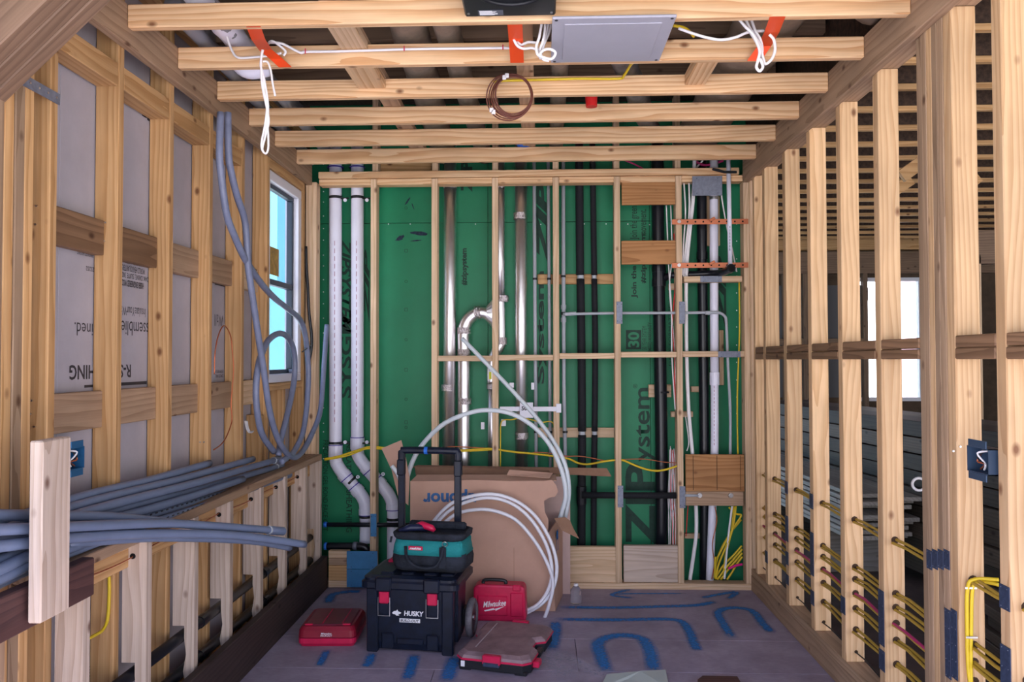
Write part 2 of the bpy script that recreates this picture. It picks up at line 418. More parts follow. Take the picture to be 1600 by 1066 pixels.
spray([(1145, 998), (1130, 975), (1122, 958), (1135, 951), (1160, 951), (1178, 957), (1192, 975), (1207, 990)], .08)
spray([(955, 929), (1000, 928), (1078, 928)], .035); spray([(990, 920), (956, 930), (992, 935)], .05)
spray([(1095, 935), (1120, 930), (1150, 926), (1135, 938)], .06)
spray([(868, 970), (868, 990), (862, 1018)], .09)
spray([(513, 944), (520, 930), (545, 925), (565, 925)], .09)
spray([(512, 1015), (504, 1030), (498, 1042)], .06); spray([(582, 1020), (576, 1035), (570, 1043)], .07)
spray([(648, 1022), (643, 1042), (634, 1065)], .08); spray([(712, 1025), (704, 1045), (698, 1066)], .10)
dust = mat('plaster_dust', (.50, .46, .58), .9)
DM = PM.copy(); DM.name = 'dust_streak'; DM.node_tree.nodes['Principled BSDF'].inputs['Base Color'].default_value = (.62, .60, .72, 1)
for nd in DM.node_tree.nodes:
    if nd.type == 'MAP_RANGE' and abs(nd.inputs[3].default_value-.95) < .01: nd.inputs[3].default_value = .35
spray([(862, 1018), (890, 1030), (930, 1050), (950, 1066)], .13, 'dust_streak', DM)
spray([(830, 1010), (870, 1040), (890, 1064)], .3, 'dust_streak', DM)

# ================================================================== BACK WALL
wb = empty('wall_back', (-.1, YB, 0), 'stud wall at the end of the room in front of green sheathing', 'wall', kind='structure')
def bl(name, px0, px1, py0, py1, tone, parent=wb, y0=YB, y1=YB+.089, pyref=None, **kw):
    """Timber on the back wall whose front face fills a pixel box."""
    c = (px0+px1)/2; r = (py0+py1)/2
    a, b_ = at(px0, r, Y=y0), at(px1, r, Y=y0); t, u = at(c, py0, Y=y0), at(c, py1, Y=y0)
    return lumber(name, a.x, b_.x, y0, y1, u.z, t.z, tone, parent, **kw)
ztp = qz(286); zb0 = .045
studx = [qx(577.5), qx(674)-.0, None, None, None, None]
x0 = qx(674)
for k in range(-1, 5):
    a = x0+k*S - (.004 if k == -1 else 0)
    lumber('stud', a, a+.04, YB, YB+.089, .04, qz(276.8), 'pale', wb)
lumber('stud', qx(1163.5), qx(1172.5), YB, YB+.089, .04, ztp, 'pale', wb)
lumber('stud', qx(477), qx(494), YB-.006, YB+.083, .04, ztp+.02, 'pale', wb)
lumber('corner_stud', qx(1173), XR+.08, YB+.01, YB+.09, .04, qz(270), 'pale', wb)
lumber('bottom_plate', qx(512), qx(1172.5), YB-.004, YB+.089, .0, .04, 'pale', wb)
lumber('top_plate', qx(497), qx(1157), YB-.012, YB+.077, qz(276), qz(265.5), 'joist', wb)
xs = [qx(497), x0-S-.004, x0, x0+S, x0+2*S, x0+3*S, x0+4*S, qx(1163.5)]
for i in range(7):
    lumber('top_plate', xs[i]+(.041 if i else 0), xs[i+1]-.001, YB+.003, YB+.089, ztp, qz(276.5), 'joist', wb)
    if i in (2, 3, 4, 5, 6):
        yc = [560, 559, 556.5, 554.5, 554][i-2]
        lumber('blocking', xs[i]+.041, xs[i+1]-.001, YB+.001, YB+.089, qz(yc+4.4), qz(yc-4.4), 'pale', wb)
# cripple studs seen above the top plate and their backing board
for k in range(-1, 5):
    a = x0+k*S; lumber('stud', a, a+.04, YB+.03, YB+.115, qz(264), 3.28, 'pale', wb)
bl('backing_board', 590, 676, 252, 275, 'pine', y0=YB+.13, y1=YB+.15)
bl('blocking', 1069, 1160, 431.5, 440.5, 'pale')
bl('backing_board', 840, 862.5, 428.5, 444, 'pine', y0=YG-.03, y1=YG-.008)
bl('backing_board', 863, 961, 428.5, 444, 'pine', y0=YG-.03, y1=YG-.008)
bl('backing_board', 839, 963, 668.5, 684, 'pale', y0=YG-.03, y1=YG-.008)
for a in ((1013.5, 1049, 601, 621), (1048.5, 1083, 643, 652), (1080, 1107, 604, 613), (1124, 1131, 516, 602), (1104, 1125, 306, 384), (1070, 1094, 834, 842), (1045, 1060, 443, 453)):
    bl('backing_block', *a, 'pale', y0=YG-.035, y1=YG-.004)
bl('plywood_block', 971.5, 1056, 283.5, 320, 'ply', y0=YB+.012, y1=YB+.03, bev=.001, ax=0)
bl('plywood_block', 971, 1058, 376, 413, 'ply', y0=YB+.012, y1=YB+.03, bev=.001, ax=0)
bl('plywood_block', 1071.5, 1163, 710.5, 768, 'ply', y0=YB-.004, y1=YB+.014, bev=.001, ax=0)
bl('blocking', 1071.5, 1162, 768.5, 790.5, 'ledge', y0=YB-.006, y1=YB+.03)
bl('kick_board', 880, 964, 854.5, 910.5, 'pale', y0=YB+.012, y1=YB+.05)
bl('kick_board', 974.5, 1061.5, 853, 910.5, 'white', y0=YB+.012, y1=YB+.05)
z = 862
for i, (a, b_) in enumerate(((861, 873), (873, 884), (884, 908), (908, 919))):
    bl('stacked_block', 513, 545+i, a, b_-.4, ['pale', 'ledge', 'pine', 'pale'][i], y0=YB-.05, y1=YB-.005, ax=0)
pn = mat('pencil', (.10, .05, .02), .8)
bm = B()
for x in (1083, 1120, 1157):
    a = at(x, 712, Y=YB-.005); c = at(x, 766, Y=YB-.005); box(bm, a.x-.002, a.x+.002, YB-.006, YB-.0045, c.z, a.z)
finish('saw_mark', bm, pn, wb)
# green sheathing panels
seams = [qx(495, YG), qx(742, YG)-.02, qx(1008, YG)+.04, qx(1190, YG)]
seams = [-1.62, qx(762.5, YG), qx(1016, YG), 1.6]
for a, b_ in zip(seams, seams[1:]):
    for z0, z1 in ((-.02, qz(347, Y=YG)-.0015), (qz(347, Y=YG)+.0015, 3.3)):
        bm = B(); box(bm, a+.0015, b_-.0015, YG, YG+.012, z0, z1, .0008); finish('sheathing_panel', bm, M['green'], wb)
bm = B(); box(bm, -1.7, 1.6, YG+.013, YG+.05, -.02, 3.3); finish('sheathing_backer', bm, M['osb'], wb)
def gtx(body, px0, px1, py0, py1, up=True, bold=0, shear=0, m=None, **kw):
    """Ink on the green panels: reads upward (up) or downward."""
    a = at(px0, py0, Y=YG); b_ = at(px1, py1, Y=YG); c = (a+b_)/2; c.y = YG
    w = abs(a.z-b_.z); h = abs(a.x-b_.x)
    r, u = (UP, -XX) if up else (-UP, XX)
    lettering(body, w, h, c, r, u, m or M['gink'], wb, bold=bold, shear=shear, **kw)
gtx('#zipsystem', 721, 732, 388, 446, bold=.04)
gtx('Join the r', 986, 997, 404, 466, bold=.035); gtx('#zipsystem.', 1001, 1011, 362, 443, bold=.035)
gtx('Join the green\nmovement.', 984, 1010, 322, 374, bold=.01)
gtx('ystem', 993, 1024, 606, 722, bold=.015); gtx('ZIP', 977, 1024, 724, 852, bold=.03, shear=-.0)
gtx('\u00ae', 989, 996, 600, 607)
gtx('ZIPSYSTEM', 532, 549, 372, 520, False, bold=.03, shear=.3); gtx('SYSGIZ', 532, 549, 484, 622, bold=.02)
gtx('ZIP', 569, 577, 390, 505, bold=.04, shear=.3)
gtx('INSULATED', 541, 549, 690, 745, False, bold=.01); gtx('SHEATHING', 541, 550, 766, 832, False, bold=.01)
gtx('PRECAUTION GEL BOND FACE OUT', 505, 512, 688, 830, False)
gtx('ZIP', 838, 858, 280, 420, bold=.05, shear=.3); gtx('System', 838, 854, 424, 600, bold=.03)
gtx('ZIP', 1120, 1135, 400, 520, bold=.05, shear=.3)
gtx('ZIP', 720, 738, 250, 300, bold=.05)
gtx('30 YEAR SYSTEM\nLIMITED WARRANTY', 1003, 1019, 504, 552); gtx('DATE FORMATTED USED 01', 1044, 1050, 430, 572)
# 30 stencil: dark tile with green digits
a = at(978, 516, Y=YG); b_ = at(1002, 546, Y=YG)
bm = B(); box(bm, a.x, b_.x, YG-.001, YG, b_.z, a.z); finish('print_tile', bm, M['gink'], wb)
gtx('30', 981, 999, 519, 543, m=M['green'], bold=.03, lift=.003)
# registration marks down the middle of the blank panel, nails along seams
bm = B()
for i, y in enumerate((325, 392, 440, 484, 531, 578, 624, 660, 668)):
    c = at(634.5, y, Y=YG-.001)
    if i % 2 == 0: torus(bm, c, (0, 1, 0), .009, .0012, 12, 4)
    else:
        for dx, dz, w, h in ((-.01, 0, .0012, .01), (.01, 0, .0012, .01), (0, -.01, .01, .0012), (0, .01, .01, .0012)): box(bm, c.x+dx-w, c.x+dx+w, c.y-.001, c.y, c.z+dz-h, c.z+dz+h)
finish('registration_mark', bm, M['gink'], wb)
bm = B()
for px, py in [(607+i*34-(i > 3)*0, 351) for i in range(16)] + [(505.5, 258+20*i+random.uniform(-3, 3)) for i in range(24)] + [(1151, 350+27*i) for i in range(12)]:
    c = at(px, py+random.uniform(-1, 1), Y=YG-.001); cyl(bm, c, c+Vector((0, -.002, 0)), .0042, 6)
finish('nail_heads', bm, mat('nail', (.85, .85, .85), .3), wb, kind='stuff')
scuff = mat('scuff', (.016, .03, .055), .8, noise=.6, nscale=60)
bm = B()
for (px, py, w, h, rot) in ((625, 372, .035, .016, .5), (655, 365, .055, .015, -.15), (637, 314, .03, .006, 1.0), (645, 322, .025, .004, -1.2), (650, 376, .045, .004, .1)):
    c = at(px, py, Y=YG-.0015); pts = []
    for j in range(14):
        t = j/14*6.283; rr = 1+random.uniform(-.25, .25); a, b_ = math.cos(t)*w*rr, math.sin(t)*h*rr
        pts.append((c.x+a*math.cos(rot)-b_*math.sin(rot), c.z+a*math.sin(rot)+b_*math.cos(rot)))
    prism(bm, pts, YG-.0012, YG-.0002)
finish('scuff_mark', bm, scuff, wb)
# nail plates on studs
def nplate(px0, px1, py0, py1, m, Y=YB, par=wb, name='nail_plate'):
    a = at(px0, py0, Y=Y); b_ = at(px1, py1, Y=Y)
    bm = B(); box(bm, a.x, b_.x, Y-.0035, Y-.0005, b_.z, a.z, .0008)
    o = finish(name, bm, m, par)
    bm = B()
    for u in (.15, .85):
        for v in (.12, .88): 
            c = Vector((a.x+(b_.x-a.x)*u, Y-.004, b_.z+(a.z-b_.z)*v)); cyl(bm, c, c+Vector((0, -.0015, 0)), .003, 6)
    finish('nail_head', bm, M['dplate'], o)
nplate(963, 972.5, 471.5, 506, M['plate']); nplate(1061, 1070.5, 471.5, 506, M['plate'])
nplate(965, 974, 759, 793, M['plate']); nplate(1061.5, 1071, 760, 794, M['plate'])
nplate(1122, 1157, 549, 558.5, M['plate']); nplate(1094, 1128, 431.5, 441, M['plate'])
nplate(579, 588.5, 803, 838.5, M['bplate']); nplate(1081.5, 1128.5, 275.5, 305.5, M['plate'], Y=YB-.013)
nplate(542, 590, 861, 889.5, M['bplate'], Y=YB-.052, name='blue_guard_plate'); nplate(542, 590, 889.5, 918, M['bplate'], Y=YB-.052, name='blue_guard_plate')

# ================================================================== LEFT WALL
wlf = empty('wall_left', (XL, 3.6, 0), 'stud wall beside the window with printed grey insulated sheathing', 'wall', kind='structure')
XF = XL-.089-.004
for k in range(0, 6):
    y = 4.089-k*S
    lumber('stud', XL-.089, XL, y, y+.038, .04, ZJ+.25, 'pine', wlf)
lumber('stud', XL-.089, XL, 4.475, 4.513, .04, ZJ+.25, 'pine', wlf)
lumber('stud', XL-.089, XL, 4.40, 4.437, .04, 1.2, 'pine', wlf)
lumber('stud', XL-.089, XL, 5.165, 5.203, .04, ZJ+.25, 'pine', wlf)
for j in range(4): lumber('stud', XL-.089, XL+.002*(j % 2), 2.385-.046*(j+1), 2.385-.046*j-.003, .04, ZJ+.2, ['pine', 'edge', 'pine', 'edge'][j], wlf)
lumber('stud', XL-.089, XL, 2.03, 2.07, .04, ZJ+.2, 'pine', wlf)
ysl = [4.089-k*S for k in range(6)]
for k in range(1, 5):
    y1, y0 = ysl[k-1]-.001, ysl[k]+.039
    if k < 5: lumber('top_blocking', XL-.086, XL-.002, y0, y1, 2.535, 2.622, 'pine', wlf, ax=1)
    xb0, xb1 = XL-.089, XL-.05
    lumber('blocking', xb0, xb1, y0, y1, 1.90, 2.03, 'ledge' if k < 3 else 'brown', wlf, ax=1)
    lumber('blocking', xb0, xb1, y0, y1, 1.262, 1.397, 'ledge', wlf, ax=1)
lumber('blocking', XL-.089, XL-.05, 4.13, 4.473, 1.90, 2.03, 'pale', wlf)
lumber('blocking', XL-.089, XL-.05, 4.13, 4.473, 1.262, 1.397, 'pale', wlf)
lumber('header', XL-.089, XL-.002, 4.515, 5.163, 2.635, 2.73, 'pine', wlf)
lumber('window_sill_plate', XL-.089, XL-.002, 4.515, 5.163, 1.33, 1.37, 'pine', wlf)
lumber('cripple_stud', XL-.089, XL-.002, 4.78, 4.818, .04, 1.33, 'pine', wlf)
lumber('bottom_plate', XL-.089, XL, 1.9, 5.235, 0, .038, 'pine', wlf)
lumber('top_plate', XL-.089, XL, 1.2, 5.43, ZJ+.252, ZJ+.29, 'pine', wlf)
# sheathing panels, split at the window opening
for y0, y1, z0, z1 in ((1.6, 2.66, 0, 3.3), (2.663, 3.88, 0, 3.3), (3.883, 4.52, 0, 3.3), (4.52, 5.45, 0, 1.37), (4.52, 5.45, 2.635, 3.3), (5.165, 5.45, 1.371, 2.634)):
    bm = B(); box(bm, XF-.03, XF, y0, y1, z0, z1, .001); finish('sheathing_panel', bm, M['foil'], wlf)
def ltx(body, px0, px1, py0, py1, **kw):
    a = at(px0, py0, X=XF); b_ = at(px1, py1, X=XF); zc = ((at((px0+px1)/2, py0, X=XF)).z+(at((px0+px1)/2, py1, X=XF)).z)/2
    h = abs(at((px0+px1)/2, py0, X=XF).z-at((px0+px1)/2, py1, X=XF).z)
    lettering(body, abs(a.y-b_.y), h, Vector((XF, (a.y+b_.y)/2, zc)), -YY, -UP, M['ink'], wlf, **kw)
ltx('Reimagined.', 116, 186, 500, 526, bold=-.005); ltx('Assemblies', 184, 240, 503, 525, bold=-.005)
ltx('R-SHEATHING', 108, 204, 570, 592, bold=.02); ltx('InsulateYourWall', 186, 227, 480, 494, bold=-.01)
ltx('HUBER ENGINEERED WOODS', 186, 224, 439, 449, bold=.02); ltx('OAK DRIVE, SUITE 300', 190, 232, 428, 437)
ltx('WORLD HEADQUARTERS\nCERTIFIED SYSTEM', 190, 226, 405, 426); ltx('REINFORCED SHEATHING', 120, 145, 393, 400); ltx('ZS252', 134, 147, 417, 424)
ltx('Wall', 335, 349, 492, 510, bold=-.01); ltx('COMPLETE PANEL\nSYSTEM INFO 24', 336, 349, 578, 590)
ltx('Reimagined', 131, 152, 1040, 1062); ltx('R-3', 196, 212, 1050, 1066, bold=.02); ltx('System', 126, 152, 945, 952)
bm = B()
for p0, p1 in (((132, 602), (146, 606)), ((186, 598), (229, 603)), ((336, 436), (351, 445))):
    a = at(*p0, X=XF+.001); b_ = at(*p1, X=XF+.001); z0, z1 = at(p0[0], p1[1], X=XF).z, a.z
    box(bm, XF+.0005, XF+.0015, a.y, b_.y, z0, z1)
finish('print_bar', bm, M['ink'], wlf)
a = at(208, 157, X=XF); 
bm = B()
for i in range(4):
    c = at(206+i*8, 160+i*7, X=XF); box(bm, XF+.0005, XF+.002, c.y, c.y+.035, c.z-.018, c.z+.012)
finish('sheathing_slot', bm, M['ink'], wlf)
# ---- half wall in front
hw = empty('wall_half', (XP, 3.6, 0), 'half-height stud wall with notched studs below the window', 'wall', kind='structure')
ph = [5.195, 4.87, 4.475, 4.085, 3.675, 3.295, 2.89, 2.485, 2.08]
for i, y in enumerate(ph):
    if i in (6, 7) or i < 6:
        bm = B(); w = .092
        zt, zn = .842, (.39 if i > 0 else .39)
        prism(bm, [(XP-w, zn), (XP-.042, zn), (XP-.042, .34), (XP-.034, .27), (XP-.046, .20), (XP-.034, .13), (XP-.04, .078), (XP, .078), (XP, zt), (XP-w, zt)], y, y+.038)
        finish('notched_stud', bm, wood('white', 2), hw)
        lumber('blocking', XP-w, XP-.056, y+.04, y+.30 if i else y+.04, .0, .0, 'pale', hw) if False else None
lumber('stud', XP-.092, XP, 2.08, 2.118, .078, .842, 'ledge', hw)
lumber('top_plate', XP-.108, XP, 2.3, 5.228, .843, .881, 'ledge', hw)
lumber('back_rail', XP-.108, XP-.07, 2.3, 5.19, .74, .84, 'pine', hw)
lumber('bottom_plate', XP-.1, XP, 1.9, 5.23, .04, .078, 'rust', hw)
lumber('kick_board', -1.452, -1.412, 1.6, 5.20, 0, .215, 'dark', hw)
for (px, py) in ((461, 757), (441.5, 783), (420, 804), (300, 815), (390, 778)):
    pass
# ================================================================== WINDOW 1
w1 = empty('window_1', (XL-.03, 4.83, 1.37), 'white framed window with two panes beside the back corner', 'window', kind='structure')
wy0, wy1, wz0, wz1 = 4.520, 5.160, 1.375, 2.632
bm = B()
for a in ((wy0, wy1, wz0, wz0+.05), (wy0, wy1, wz1-.06, wz1), (wy0, wy0+.04, wz0+.05, wz1-.06), (wy1-.06, wy1, wz0+.05, wz1-.06)):
    box(bm, XL-.075, XL-.012, *a, .004)
finish('window_frame', bm, M['wframe'], w1)
bm = B()
for a in ((wy0+.03, wy1-.05, wz0+.04, wz0+.075), (wy0+.03, wy1-.05, wz1-.085, wz1-.05), (wy0+.03, wy0+.055, wz0+.075, wz1-.085), (wy1-.085, wy1-.05, wz0+.075, wz1-.085), (wy0+.03, wy1-.05, 1.965, 2.0)):
    box(bm, XL-.085, XL-.045, *a, .003)
sash = finish('sash', bm, M['wdark'], w1)
glass = mat('window_glass', (.88, .97, 1.0), .02, trans=1, ior=1.02)
for z0, z1 in ((wz0+.075, 1.965), (2.0, wz1-.085)):
    bm = B(); box(bm, XL-.068, XL-.064, wy0+.05, wy1-.08, z0, z1); finish('pane', bm, glass, sash)
st = mat('yellow_sticker', (.42, .24, .02), .5, noise=.4, nscale=25)
bm = B(); box(bm, XL-.063, XL-.061, 4.66, 4.86, 2.03, 2.20); tag(finish('window_sticker', bm, st, sash), 'ochre sticker on the upper pane')
bm = B(); box(bm, XL-.04, XL-.012, 4.99, 5.06, wz0+.052, wz0+.075, .004); finish('crank_lock', bm, M['plate'], w1)

# ================================================================== RIGHT WALL
wr = empty('wall_right', (XR, 3.6, 0), 'open stud wall through which the next room shows', 'wall', kind='structure')
yr = [4.855-k*S for k in range(8)]
TH = .052
yr[4] -= .0; yr[5] = 2.66; yr[6] = 2.375
for k, y in enumerate(yr):
    lumber('stud', XR, XR+.083, y, y+TH, .1435, 2.69, 'studr', wr)
for j in range(5):
    lumber('stud', XR+random.uniform(-.002, .003), XR+.089, yr[5]+TH+.002+j*.039, yr[5]+TH+.040+j*.039, .1435, 2.69, ['edge', 'edge', 'studr', 'edge', 'edge'][j], wr)
lumber('stud', XR, XR+.089, 5.09, 5.13, .1435, 2.69, 'studr', wr)
yy = [5.09]+yr
for a, b_ in zip(yy, yy[1:]):
    b2 = b_+TH if b_ is not yr[5] else b_+TH+.197
    b2 = b_+TH+(.197 if abs(b_-yr[5]) < 1e-6 else 0)
    lumber('blocking', XR-.003, XR+.084, b2+.001, a-.001, 1.508, 1.545, 'brown', wr, bev=.004, ax=1)
    lumber('blocking', XR-.001, XR+.086, b2+.001, a-.001, 1.546+random.uniform(0, .003), 1.586, 'brown', wr, bev=.004, ax=1)
lumber('bottom_plate', XR-.002, XR+.089, 1.6, 5.235, .0, .1, 'ledge', wr); lumber('bottom_plate', XR, XR+.089, 1.6, 5.235, .1, .1425, 'edge', wr)
lumber('top_plate', XR, XR+.089, 1.2, 5.43, 2.692, 2.73, 'ledge', wr); lumber('top_plate', XR, XR+.089, 1.2, 5.43, 2.731, 2.77, 'ledge', wr)
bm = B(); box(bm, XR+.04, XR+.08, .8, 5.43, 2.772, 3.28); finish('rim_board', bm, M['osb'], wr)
def rplate(y, py0, py1, w=TH, px=None):
    px = px or 845+F*XR/y
    a = at(px, py0, X=XR); b_ = at(px, py1, X=XR)
    bm = B(); box(bm, XR-.003, XR-.0005, y, y+w, b_.z, a.z, .0005); o = finish('nail_plate', bm, M['dplate'], wr)
    bm = B()
    n = max(1, int((a.z-b_.z)/.05))
    for j in range(n+1):
        z = b_.z+.008+(a.z-b_.z-.016)*j/max(1, n)
        for u in (.2, .8): cyl(bm, (XR-.003, y+w*u, z), (XR-.0042, y+w*u, z), .0018, 5)
    finish('nail_head', bm, M['plate'], o)
for k, a, b_ in ((0, 857, 875), (1, 750, 769), (1, 803, 842), (1, 858, 878), (1, 893, 908), (2, 769, 792), (2, 828, 894), (2, 917, 939), (3, 926, 952), (4, 916, 1000), (4, 1007, 1038), (6, 908, 945), (6, 1000, 1066)):
    rplate(yr[k], a, b_)
for j in range(4): rplate(yr[5]+TH+.002+j*.04, 855-j*0, 884, .038, px=1470-j*9)
rplate(yr[5]+TH+.002, 945, 1050, .038, 1470); rplate(yr[5]+.012, 945, 1050, .038, 1478)

for px, py, Y, par in ((57.5, 322, 2.463, wlf), (56, 351, 2.463, wlf), (50, 626, 2.463, wlf), (48, 647, 2.463, wlf), (54, 667, 2.463, wlf), (165, 348, 2.870, wlf), (163, 377, 2.870, wlf), (313, 691, 3.683, wlf), (319, 691, 3.683, wlf), (1489, 705, 2.66, wr), (1500, 698, 2.66, wr)):
    c = at(px, py, Y=Y); bm = B(); cyl(bm, c-YY*.0002, c-YY*.004, .0035, 8); finish('screw_head', bm, M['steel'], par)
# ================================================================== CEILING
ce = empty('ceiling', (0, 3.8, ZJ), 'open ceiling of pine joists below dark subfloor decking', 'ceiling', kind='structure')
XJL, XJR = XL+.038, XR-.038
lumber('ledger', XL, XJL, 1.5, YB-.002, 2.6875, 2.84, 'ledge', ce); lumber('ledger', XR-.038, XR, 1.5, YB-.014, 2.673, 2.84, 'ledge', ce)
jy = [4.882-k*S for k in range(7)]
for k, y in enumerate(jy):
    lumber('joist', XJL+.001, XJR-.001, y, y+.038, ZJ, ZJ+.0885, 'joist', ce, bev=.004)
def cb(px0, px1, k, dz=.02, tone='joist', h=.05):
    y0, y1 = jy[k]+.039, jy[k-1]-.001
    a = at(px0, 60, Y=y1).x; b_ = at(px1, 60, Y=y1).x
    lumber('blocking', a, b_, y0, y1, ZJ+dz, ZJ+.0885, tone, ce, ax=1)
lumber('joist_blocking', qx(556, 3.63), qx(600, 3.63), jy[4]+.04, jy[3]-.001, ZJ+.04, ZJ+.078, 'joist', ce, ax=1)
lumber('joist_blocking', qx(1075, 3.63), qx(1107, 3.63), jy[4]+.04, jy[3]-.001, ZJ+.035, ZJ+.088, 'joist', ce, ax=1)
lumber('joist_blocking', qx(537, 3.3), qx(577, 3.3), jy[4]-.001, jy[5]+.04, ZJ+.06, ZJ+.1, 'pale', ce, ax=1)
lumber('joist_blocking', qx(805, 3.3), qx(834, 3.3), 2.7, 5.2, ZJ+.0895, ZJ+.128, 'ledge', ce, ax=1)
lumber('joist_blocking', qx(594, 4), qx(622, 4), 2.7, 5.2, ZJ+.0895, ZJ+.128, 'ledge', ce, ax=1)
bm = B(); box(bm, -1.7, 9.2, -.6, 11.2, 3.305, 3.33); finish('subfloor_above', bm, M['osb'], ce)  # front end extended unseen past the camera to keep direct sun out
# I-joists over both rooms: web + flanges
ij = [3.76+S*k for k in range(-7, 17)]
for i, y in enumerate(ij):
    xa, xb = XR+.09, 8.6
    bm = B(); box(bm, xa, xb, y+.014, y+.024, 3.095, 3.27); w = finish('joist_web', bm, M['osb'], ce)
    lumber('joist_flange', xa, xb, y, y+.038, 3.06, 3.095, 'pine', ce)
for y in (2.2, 3.0, 3.8, 4.6):
    bm = B(); box(bm, -1.6, XR, y, y+.04, 3.08, 3.3); finish('truss_chord', bm, wood('dull', 0), ce)

# ================================================================== CORNER BRACE top left
a, b_ = at(18, 104, Y=2.16), at(132, -6, Y=2.16); d_ = (b_-a).normalized(); n_ = Vector((-d_.z, 0, d_.x)); c = (a+b_)/2+n_*.07
br_ = empty('corner_brace', c, 'slanting laminated timber brace across the upper left corner', 'brace', local=True)
for j in range(3):
    bm = B(); box(bm, -.7, .7, -.09+.045*j*1.34, -.09+.045*j*1.34+.058, -.07, .07, .004); finish('laminated_ply', bm, wood('brace', 0), br_)
br_.rotation_euler = (0, -math.atan2(d_.z, d_.x), 0)
bm = B(); a, b_ = at(-8, 100, X=XL+.004), at(93, 156, X=XL+.004); 
prism(bm, [(a.y, a.z-.018), (b_.y, b_.z-.018), (b_.y, b_.z+.018), (a.y, a.z+.018)], XL+.003, XL+.006, 'X')
sp_ = finish('steel_strap', bm, M['plate'], None, label='perforated steel strap nailed across studs at upper left', cat='strap')
for i in range(7):
    bm = B(); c = a.lerp(b_, (i+.5)/7); cyl(bm, (XL+.005, c.y, c.z), (XL+.009, c.y, c.z), .004, 6); finish('nail_head', bm, M['steel'], sp_)

# ================================================================== PIPES ON THE BACK WALL
YP = 5.39
pr = .0105
def P(px, py, Y=YP): return at(px, py, Y=Y)
def straight(name, px0, py0, px1, py1, r, m, label=None, cat='pipe', Y=YP, parent=None, seg=14, group=None, r2=None):
    bm = B(); cyl(bm, P(px0, py0, Y), P(px1, py1, Y), r, seg, r2)
    return finish(name, bm, m, parent, smooth=False if seg < 5 else True, **({'label': label, 'cat': cat, 'group': group} if label else {}))
def ring(parent, px, py, r, h, m, Y=YP, name='coupling', d=(0, 0, 1), label=None):
    c = P(px, py, Y); dv = Vector(d).normalized(); bm = B(); cyl(bm, c-dv*h/2, c+dv*h/2, r, 16)
    o = finish(name, bm, m, parent)
    if label: o['label'] = label
    return o
def flat_smooth(o):
    return o
# two white drain pipes with offset bends
dd = Vector((.72, 0, -.70)).normalized()
runs = [
 ('white drain pipe nearest the left corner with an offset bend', [(524.3, 225), (524.3, 640), (524.5, 712), (528, 728), (540, 745), (558, 766), (568, 780), (571.5, 798), (571.5, 848)], (549.5, 753), ((524.5, 309), (524.5, 692)), (571.5, 807)),
 ('white drain pipe second from the left corner, its bend passing behind a stud', [(558.5, 225), (558.5, 640), (558.5, 700), (562, 716), (575, 734), (593, 755), (607, 772), (614, 790), (614.5, 808), (614.5, 935)], (598, 748), ((558.5, 309), (558.5, 692)), (614.5, 811))]
for lab, pts, dg, tops, low in runs:
    pvc = curve('drain_pipe', [P(*p) for p in pts], .0435, M['pvc'], seg=18, n=6, label=lab, cat='pipe', group=None)
    cx = pts[0][0]
    e = P(cx, pts[2][1]-6); bm = B(); cyl(bm, e-UP*.035, e+UP*.045, .0485, 18)
    ang = [P(*pts[i]) for i in range(2, 8)]
    finish('hub', bm, M['pvc'], pvc, smooth=False)
    for sgn, j in ((1, 4), (1, 5)):
        pass
    a, b_ = P(*pts[4]), P(*pts[5]); dv = (b_-a).normalized()
    for u in (-.012, a.lerp(b_, 1).x and (b_-a).length+.005):
        c = a+dv*u; bm = B(); cyl(bm, c-dv*.018, c+dv*.018, .0482, 18); finish('hub', bm, M['pvc'], pvc)
        c2 = a+dv*(.0 if u < 0 else (b_-a).length-.02)+dv*.012*(1 if u < 0 else -1); bm = B(); cyl(bm, c2-dv*.003, c2+dv*.003, .0489, 18); finish('primer_ring', bm, M['prim'], pvc)
    e2 = P(pts[7][0], pts[7][1]+2); bm = B(); cyl(bm, e2-UP*.02, e2+UP*.02, .0482, 18); finish('hub', bm, M['pvc'], pvc)
    for zz, px, py in ((.046, cx, pts[2][1]-6), (-.021, pts[7][0], pts[7][1]+2)):
        c = P(px, py); c.z += zz; bm = B(); cyl(bm, c-UP*.002, c+UP*.003, .0487, 18); finish('primer_ring', bm, M['prim'], pvc)
    for (px, py) in tops+(low,):
        o = ring(pvc, px, py, .0462, .018, M['black'], name='clamp'); 
        if (px, py) != low:
            c = P(px+15, py+4 if py < 400 else py-1, 5.335); bm = B(); cyl(bm, c, c+Vector((0, -.008, 0)), .012, 14)
            w = finish('nail_disc', bm, M['pvc'], o); 
            bm = B(); a = P(px+8, py+1, 5.345); cyl(bm, a, a+XX*.055, .006, 6); finish('clamp_tail', bm, M['black'], pvc)
    # red printing down the pipe
    bm = B()
    for i in range(24):
        c = P(cx-1.5, 380+i*12, YP-.0442); box(bm, c.x-.002, c.x+.002, c.y-.0004, c.y+.0006, c.z-.016, c.z+.016)
    finish('printed_line', bm, mat('print_red', (.40, .16, .25), .5), pvc, kind='stuff')
c = P(549.5, 752); bm = B(); cyl(bm, c-dd*.008, c+dd*.008, .0465, 16); finish('pipe_strap', bm, M['black'], None, label='black strap round the diagonal part of the left white drain pipe', cat='strap')
for px, py, lab in ((559, 745.5, 'small white nail disc above the diagonal black pipe strap'), (598.5, 741, 'small white nail disc beside the diagonal of the second white drain pipe')):
    c = P(px, py, 5.33); bm = B(); torus(bm, c, (0, 1, 0), .0085, .0045, 16, 6); finish('nail_disc', bm, M['pvc'], None, label=lab, cat='clip')
ap = straight('drain_pipe', 509, 820, 640, 820.5, .0155, M['abs'], 'thin black horizontal pipe crossing both white drain pipes', Y=YB+.045)
